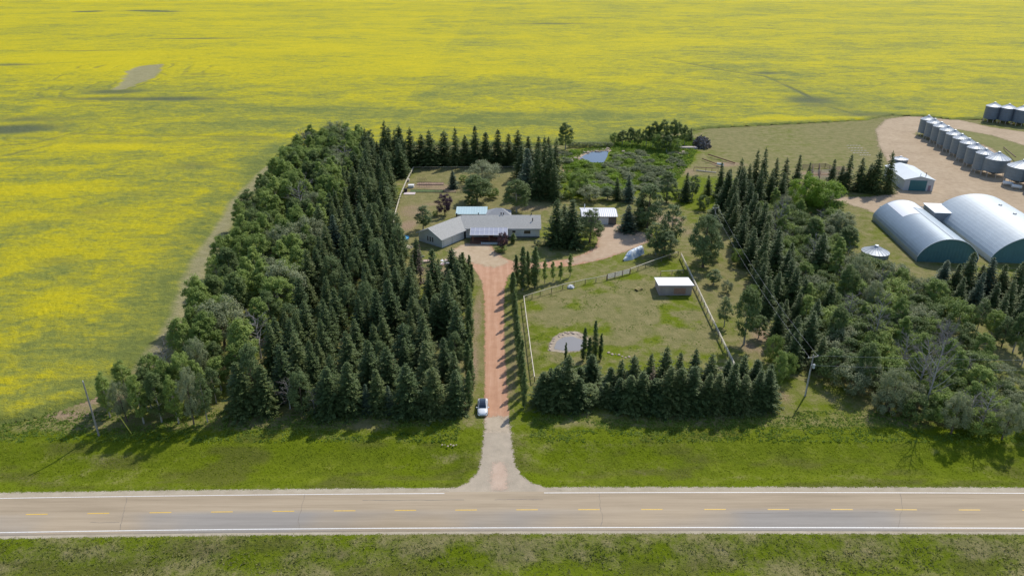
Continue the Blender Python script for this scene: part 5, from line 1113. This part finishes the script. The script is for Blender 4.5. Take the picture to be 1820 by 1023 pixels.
stack(742, 456, 3.0, 2.2, .25, R(-35), simple('grey_boards', (.20, .20, .22), .85, vary=.2), 'dark grey boards lying in the farmhouse shadow', 'lumber_stack', 2)
def rock_mesh(name, seed, mat):
    g = np.random.default_rng(seed); mb = MB(); n, m = 9, 5; vs = []
    for i in range(m + 1):
        for j in range(n):
            ph = math.pi * i / m; t = 6.283 * j / n; r = 1 + g.uniform(-.18, .18) if 0 < i < m else 1
            vs.append((r * math.sin(ph) * math.cos(t), r * math.sin(ph) * math.sin(t), .7 * r * math.cos(ph) + .3))
    mb.add(vs, [(i * n + j, i * n + (j + 1) % n, (i + 1) * n + (j + 1) % n, (i + 1) * n + j) for i in range(m) for j in range(n)])
    me = bpy.data.meshes.new(name); me.from_pydata(mb.v, [], mb.f); me.materials.append(mat); return me
stn = simple('pinkish_stone', (.50, .40, .32), .9, vary=.3, scale=2); stw = simple('white_stone', (.72, .72, .74), .7, vary=.1)
rk = [rock_mesh('rock', i, stn) for i in range(3)]; rkw = rock_mesh('rock', 9, stw)
def rock(px, py, s, label, group=None, me=None, sz=.7):
    o = addobj('rock', me or rnd.choice(rk)); x, y = G2(px, py); o.location = (x, y, 0); o.scale = (s, s * rnd.uniform(.7, 1.1), s * sz); o.rotation_euler = (0, 0, rnd.random() * 6); tag(o, label, 'rock', group)
rock(1015, 511, .85, 'white boulder at the top rail of the paddock', None, rkw, .8)
rock(1108, 258 + 12, .9, 'pale rock among the willow bushes right of the far pond')
for i in range(22):
    t = i / 21; px = 1014 + t * 66 + rnd.uniform(-3, 3); py = 284 - 17 * t ** .5 + rnd.uniform(-3.5, 2) + (5 if t < .3 else 0)
    rock(px, py, rnd.uniform(.35, .9), f'pinkish stone on the left and upper bank of the far pond, {ordn(i)} one clockwise', 'stones on the far pond bank')
for i in range(26):
    t = i / 25 * math.pi * 1.05; px = 1012 - 34 * math.cos(t) + rnd.uniform(-2, 2); py = 620 - 29 * math.sin(t) + rnd.uniform(-2, 2)
    rock(px, py, rnd.uniform(.18, .42), f'pale stone on the upper bank of the paddock pond, {ordn(i)} one clockwise', 'stones on the paddock pond bank')
for i in range(7):
    rock(1082 + i * 6, 628 + (i * 1.2) + rnd.uniform(-1.5, 1.5), rnd.uniform(.2, .4), f'small pale stone on the path right of the paddock pond, {ordn(i)} one', 'stones right of the paddock pond')
for i in range(4): rock(1196 + i * 6, 274 - (i % 2) * 3, 1.0 if i else .6, f'pale boulder in the heap below the long lumber stack, {ordn(i)} from the left', 'boulders below the lumber stack')
for i in range(6): rock(786 + i * 5, 791 + rnd.uniform(-1.5, 1.5), rnd.uniform(.10, .2), f'small stone in the roadside ditch left of the driveway, {ordn(i)} from the left', 'stones in the ditch')
# scrap heap
x, y = G2(789, 470); T = empty('scrap_heap', (x, y, 0), 'heap of white and pink scrap sheets left of the pointed poplar', 'scrap')
for nm, cl, cn in (('sheet', (.78, .76, .78), 9), ('panel', (.55, .40, .38), 6), ('crate', (.10, .10, .11), 3)):
    mt = simple('scrap_' + nm, cl, .6, vary=.15)
    for k in range(cn):
        q = MB(); w_ = rnd.uniform(.4, 1.0); a = Vector((rnd.uniform(-1.7, 1.7), rnd.uniform(-1.6, 1.6), rnd.uniform(.15, .7))); b = a + Vector((rnd.uniform(-1.2, 1.2), rnd.uniform(-1, 1), rnd.uniform(-.1, .3)))
        q.bar(a, b, w_, .05 if nm != 'crate' else .5); q.build(nm, mt, T)
# blue paddling pool
x, y = G2(717, 425); T = empty('paddling_pool', (x, y, 0), 'round blue paddling pool at the left of the farmhouse', 'pool')
q = MB(); q.lathe([(1.55, 0), (1.65, .55), (1.5, .55), (1.45, .1)], 24); q.build('wall', simple('blue_vinyl', (.02, .22, .55), .35), T)
q = MB(); q.lathe([(1.46, .38), (1.46, .40)], 24); q.build('water', simple('pool_water', (.12, .45, .65), .08), T)
# items at the garden's left end
def slabthing(name, px, py, w_, d_, h_, mat, label, cat, rz=0., top=None):
    x, y = G2(px, py); q = MB(); q.box(-w_ / 2, w_ / 2, -d_ / 2, d_ / 2, h_ * .12, h_); q.box(-w_ / 2 + .1, w_ / 2 - .1, -d_ / 2 + .1, d_ / 2 - .1, 0, h_ * .12)
    if top: q.box(-w_ / 2 - .08, w_ / 2 + .08, -d_ / 2 - .08, d_ / 2 + .08, h_ + .001, h_ + .08)
    o = q.build(name, mat); o.location = (x, y, 0); o.rotation_euler = (0, 0, rz); tag(o, label, cat)
slabthing('patio_slab', 728, 344, 3.9, 2.4, .12, simple('pink_paving', (.66, .56, .54), .8), 'pale pink paving pad by the yard fence', 'slab')
slabthing('white_box', 731, 333, 1.9, 1.6, .9, white_m, 'white lidded box by the yard fence above the paving pad', 'box', 0, True)
slabthing('dark_cart', 721, 341, 1.1, 1.2, 1.1, black, 'black grill beside the paving pad by the yard fence', 'grill', .2, True)
slabthing('beehive', 726, 323, .7, .7, .9, pale_w, 'small cream box on the back lawn by the yard fence', 'box', 0, True)
for i, (px, py, w_, mt, lb) in enumerate([(759, 340, 11.5, (.10, .15, .05), 'long green vegetable bed beside the paving pad'), (765, 327, 9.5, (.28, .19, .14), 'bare earth vegetable bed above the green one'), (800, 340, 4.2, (.26, .2, .12), 'short vegetable bed at the right end of the garden')]):
    x, y = G2(px, py); T = empty('garden_bed', (x, y, 0), lb, 'garden bed'); q = MB(); q.box(-w_ / 2, w_ / 2, -1.3, 1.3, 0, .16); q.build('soil', simple('bed_soil_%s' % 'abc'[i], mt, .95, vary=.4, scale=2, bumpd=.1), T)
    q = MB(); q.box(-w_ / 2 - .1, w_ / 2 + .1, -1.4, -1.302, 0, .22); q.box(-w_ / 2 - .1, w_ / 2 + .1, 1.302, 1.4, 0, .22); q.build('edging', post_w, T)
for i, (px, py) in enumerate([(756, 332), (786, 342), (750, 322)]):
    x, y = G2(px, py); T = empty('trellis', (x, y, 0), ['brown trellis frame standing over the vegetable beds', 'low brown trellis at the right end of the garden', 'thin trellis at the top of the garden'][i], 'trellis'); q = MB(); w_ = (4.2, 4.6, 3)[i]
    for k in range(6): q.bar((-w_ / 2 + k * w_ / 5, 0, 0), (-w_ / 2 + k * w_ / 5, 0, (1.9, 1.0, 1.2)[i]), .06, .06)
    q.build('uprights', brownw, T); q = MB(); q.bar((-w_ / 2, .07, (1.8, .9, 1.1)[i]), (w_ / 2, .07, (1.8, .9, 1.1)[i]), .07, .07); q.bar((-w_ / 2, .07, .5), (w_ / 2, .07, .5), .05, .05); q.build('crossbar', brownw, T)
# tarpaulin-covered boat
a, b = np.array(G2(1108, 464)), np.array(G2(1139, 449)); L = float(np.hypot(*(b - a))); T = empty('covered_boat', (a[0], a[1], 0), 'boat under a crumpled white and blue tarpaulin above the paddock gate', 'boat', None, math.atan2(*(b - a)[::-1]))
n, m = 20, 13; vs = []; g = np.random.default_rng(3)
for i in range(n + 1):
    t = i / n; w_ = 1.3 * min(1, (t * 3.0 + .12)) * (1 - .15 * t); hh = (.5 + .6 * min(1, t * 5)) + (1.0 if t > .38 else 1.0 * max(0, (t - .15) / .23)); 
    for j in range(m + 1):
        u = -1 + 2 * j / m; vs.append((t * L, u * w_ * (1 if abs(u) < .99 else 1.05), max(.03, hh * (1 - abs(u) ** 3.2)) + g.uniform(-.06, .06) * (abs(u) < .99)))
q = MB(); q.add(vs, [(i * (m + 1) + j, (i + 1) * (m + 1) + j, (i + 1) * (m + 1) + j + 1, i * (m + 1) + j + 1) for i in range(n) for j in range(m)]); q.add([vs[(m + 1) * n + j] for j in range(m + 1)], [tuple(range(m + 1))])
mt, nn, ll, bb = newmat('tarpaulin'); f = noise(nn, ll, .7, 5, .6); rr = ramp(nn, [(.42, (.30, .42, .60)), (.52, (.62, .70, .76)), (.62, (.80, .82, .80))]); ll.new(f, rr.inputs[0]); ll.new(rr.outputs[0], bb.inputs['Base Color']); bb.inputs['Roughness'].default_value = .45
q.build('tarpaulin', mt, T); q = MB(); q.tube([(-.6, 0, .35), (.6, 0, .45)], .08, 6); q.build('trailer_hitch', black, T)
# hay feeder in the paddock
x, y = G2(1135, 515); T = empty('hay_feeder', (x, y, 0), 'small wooden hay rack left of the paddock shelter', 'feeder', None, R(35))
q = MB()
for k in range(5): q.box(-.9, .9, -.5 + k * .25, -.42 + k * .25, .35, .42 + .12 * (k % 2))
q.build('slats', simple('yellow_slats', (.60, .50, .22), .8), T)
for sx_ in (-.8, .8): q = MB(); q.box(sx_ - .06, sx_ + .06, -.5, .5, 0, .34); q.build('leg', black, T)
# pale boards in the grass near the farmyard
for i, (px0, px1, py) in enumerate([(1505, 1530, 259), (1507, 1534, 263.5), (1512, 1541, 268), (1516, 1545, 272), (1528, 1548, 276)]):
    a, b = G(px0, py), G(px1, py - .4); q = MB(); n = 5
    for k in range(n):
        t0 = k / n; t1 = (k + .75) / n; q.bar((a[0] + (b[0] - a[0]) * t0, a[1], .07), (a[0] + (b[0] - a[0]) * t1, b[1] + (a[1] - b[1]) * .3, .07), .32, .1)
    tag(q.build('board_row', pale_w), f'broken line of pale boards on the mown ground, {ordn(i)} line from the field', 'boards', 'lines of pale boards')

# ---- poles and wires
polew = simple('pole_wood', (.31, .29, .26), .9, vary=.2, scale=1.5)
def pole(name, px, by, ty, label, arms=None, xf=False, topshift=0.):
    x, y, _ = G(px, by); H_ = HT(px, by, ty); T = empty(name, (x, y, float(land(x, y))), label, 'utility pole'); q = MB(); q.tube([(0, 0, -.2), (0, 0, H_)], [.17, .11], 10); q.build('shaft', polew, T)
    if arms:
        for z, w_, rz in arms:
            q = MB(); q.bar((-w_ * math.cos(rz), -w_ * math.sin(rz), H_ - z), (w_ * math.cos(rz), w_ * math.sin(rz), H_ - z), .12, .14); ao = q.build('crossarm', polew, T)
            for s_ in (-.9, .9): q = MB(); q.lathe([(.05, 0), (.08, .1), (.05, .22)], 8, (s_ * w_ * math.cos(rz), s_ * w_ * math.sin(rz), H_ - z + .08)); q.build('insulator', white_m, ao)
    else:
        q = MB(); q.lathe([(.05, 0), (.09, .12), (.05, .25)], 8, (0, 0, H_)); q.build('insulator', white_m, T)
    if xf:
        q = MB(); q.lathe([(.24, 0), (.24, .75), (.1, .85)], 12, (.3, -.3, H_ - 2.6)); q.build('transformer', simple('grey_can', (.5, .52, .53), .5), T)
        q = MB(); q.tube([(-.15, -.1, 0), (-.15, -.1, H_ - 3)], .05, 6); q.build('conduit', gutter, T)
    return Vector((x, y, H_))
pA = pole('utility_pole', 176, 774, 678, 'lone grey utility pole by the yellow field at the left')
pB = pole('utility_pole', 1431, 703, 630, 'utility pole with crossarm at the end of the roadside spruces', [(.5, 1.1, .3), (1.9, .8, 1.2)], True)
pC = pole('utility_pole', 1262, 452, 368, 'utility pole rising between the large pine and the spruce row', [(.3, .9, .3)])
def wire(a, b, sag, label, group, r=.014):
    pts = [];
    for i in range(25): t = i / 24; p = a.lerp(b, t); p.z -= sag * 4 * t * (1 - t); pts.append(p)
    q = MB(); q.tube(pts, r, 5); tag(q.build('power_wire', simple('wire_aluminium', (.45, .45, .46), .5, vary=.05)), label, 'wire', group)
wire(pB + Vector((-.8, 0, -.3)), pC + Vector((-.7, 0, -.2)), 1.6, 'left overhead wire between the two poles beside the paddock', 'overhead wires')
wire(pB + Vector((.9, 0, -.3)), pC + Vector((.7, 0, -.2)), 1.6, 'right overhead wire between the two poles beside the paddock', 'overhead wires')
wire(pB + Vector((.9, .2, -.3)), Vector((160, 111, pB.z - .3)), 1.0, 'upper overhead wire crossing the eastern thicket to the right', 'overhead wires')
wire(pB + Vector((.3, -.4, -2.0)), Vector((160, 110, pB.z - 2.0)), 1.0, 'lower overhead wire crossing the eastern thicket to the right', 'overhead wires')
x, y = G2(233, 768); q = MB(); g = G(233, 768); q.tube([(x - 2.2, y + 1.4, 2.6), (x + .3, y - .4, 0)], .07, 6); o = q.build('guy_marker', simple('yellow_guard', (.72, .62, .08), .5)); tag(o, 'yellow guy-wire guard in the grass right of the left pole', 'guy guard')
q = MB(); q.tube([(x - 2.2, y + 1.4, 2.6), tuple(pA - Vector((0, 0, 1)))], .018, 5); q.build('guy_wire', black, o)

# ---- the parked car
def car(px, py, rz):
    x, y = G2(px, py); T = empty('parked_car', (x, y, 0), 'white hatchback car with dark glass roof parked beside the red driveway', 'car', None, rz)
    pm = bpy.data.materials.new('white_car_paint'); pm.use_nodes = True; b = pm.node_tree.nodes['Principled BSDF']; b.inputs['Base Color'].default_value = (.78, .80, .82, 1); b.inputs['Roughness'].default_value = .3; b.inputs['Coat Weight'].default_value = .6
    gl = simple('car_glass', (.015, .025, .045), .06, vary=.05, spec=.7)
    # body: stations along local y (nose at -y), half width, shoulder z, hood/roof centre z
    st = [(-2.36, .55, .42, .52), (-2.26, .76, .52, .66), (-2.0, .88, .62, .80), (-1.5, .93, .74, .93), (-.95, .93, .84, 1.02), (-.3, .92, .90, 1.0), (.5, .92, .92, 1.0), (1.2, .93, .95, 1.02), (1.8, .92, .97, 1.06), (2.15, .86, .92, 1.02), (2.32, .72, .72, .86), (2.38, .6, .5, .6)]
    n = 12; vs = []
    for yy, w_, sz, cz in st:
        ring = [(-w_ * .86, .24), (-w_, .34), (-w_, sz * .7), (-w_ * .97, sz), (-w_ * .72, sz + (cz - sz) * .8), (-w_ * .3, cz), (w_ * .3, cz), (w_ * .72, sz + (cz - sz) * .8), (w_ * .97, sz), (w_, sz * .7), (w_, .34), (w_ * .86, .24)]
        vs += [(a, yy, z) for a, z in ring]
    q = MB(); q.add(vs, [(i * n + j, i * n + (j + 1) % n, (i + 1) * n + (j + 1) % n, (i + 1) * n + j) for i in range(len(st) - 1) for j in range(n)] + [tuple(range(n))[::-1], tuple(range((len(st) - 1) * n, len(st) * n))])
    q.build('body', pm, T, True)
    # cabin: white frame shell and dark glass
    cab = [(-1.05, .74, 1.0), (-.45, .70, 1.36), (.1, .66, 1.50), (.8, .66, 1.50), (1.35, .64, 1.40), (2.0, .66, 1.08)]
    q = MB(); vs = []
    for yy, w_, z in cab: vs += [(-w_ - .12, yy, .94), (-w_ + .02, yy, z - .06), (-w_ + .16, yy, z), (w_ - .16, yy, z), (w_ - .02, yy, z - .06), (w_ + .12, yy, .94)]
    q.add(vs, [(i * 6 + j, i * 6 + j + 1, (i + 1) * 6 + j + 1, (i + 1) * 6 + j) for i in range(5) for j in range(5)]); q.build('cabin_frame', pm, T, True)
    def pane(name, pts, lift=.012):
        q = MB(); q.add([(a, b_, c_ + lift) for a, b_, c_ in pts], [tuple(range(len(pts)))]); q.build(name, gl, T)
    w = lambda i: cab[i][1] - .10
    pane('windscreen', [(-w(0), -1.02, 1.02), (w(0), -1.02, 1.02), (w(1), -.45, 1.36), (-w(1), -.45, 1.36)])
    q = MB(); vs = []
    for i in (1, 2, 3, 4): vs += [(-w(i), cab[i][0], cab[i][2] + .014), (w(i), cab[i][0], cab[i][2] + .014)]
    q.add(vs, [(2 * i, 2 * i + 1, 2 * i + 3, 2 * i + 2) for i in range(3)]); q.build('glass_roof', gl, T)
    pane('rear_window', [(-w(4), 1.38, 1.39), (w(4), 1.38, 1.39), (w(5) - .05, 1.92, 1.13), (-w(5) + .05, 1.92, 1.13)])
    for s_ in (-1, 1):
        q = MB(); q.add([(s_ * .868, -.85, 1.0), (s_ * .85, .2, .99), (s_ * .80, .2, 1.30), (s_ * .79, -.3, 1.30), (s_ * .83, -.6, 1.14)], [(0, 1, 2, 3, 4)]); q.build('side_window', gl, T)
        q = MB(); q.add([(s_ * .85, .28, .99), (s_ * .82, 1.5, .99), (s_ * .76, 1.2, 1.27), (s_ * .79, .28, 1.31)], [(0, 1, 2, 3)]); q.build('side_window', gl, T)
        q = MB(); q.lathe([(.02, 0), (.12, .04), (.13, .12), (.05, .17)], 10, (s_ * 1.05, -.72, .93)); q.bar((s_ * .85, -.72, .98), (s_ * 1.0, -.72, .98), .06, .06); q.build('mirror', pm, T)
        q = MB(); q.add([(s_ * .50, -2.285, .62), (s_ * .78, -2.19, .66), (s_ * .84, -1.98, .74), (s_ * .62, -2.14, .74)], [(0, 1, 2, 3)]); q.build('headlight', simple('headlight_glass', (.12, .13, .15), .15), T)
        q = MB(); q.box(s_ * .62 - .2, s_ * .62 + .2, 2.30, 2.36, .80, .90); q.build('tail_light', simple('red_lamp', (.4, .02, .02), .3), T)
        for yy in (-1.45, 1.42):
            q = MB(); q.tube([(s_ * .74, yy, .34), (s_ * .955, yy, .34)], .34, 20); wo = q.build('wheel', simple('tyre_rubber', (.02, .02, .02), .8), T); q = MB(); q.tube([(s_ * .956, yy, .34), (s_ * .965, yy, .34)], .22, 14); q.build('rim', simple('alloy_rim', (.3, .31, .32), .4, .6), wo)
    q = MB(); q.box(-.5, .5, -2.375, -2.355, .34, .46); q.build('grille', black, T)
car(858, 727.5, R(1.5))
print('trees', NT, 'objects', len(bpy.data.objects))
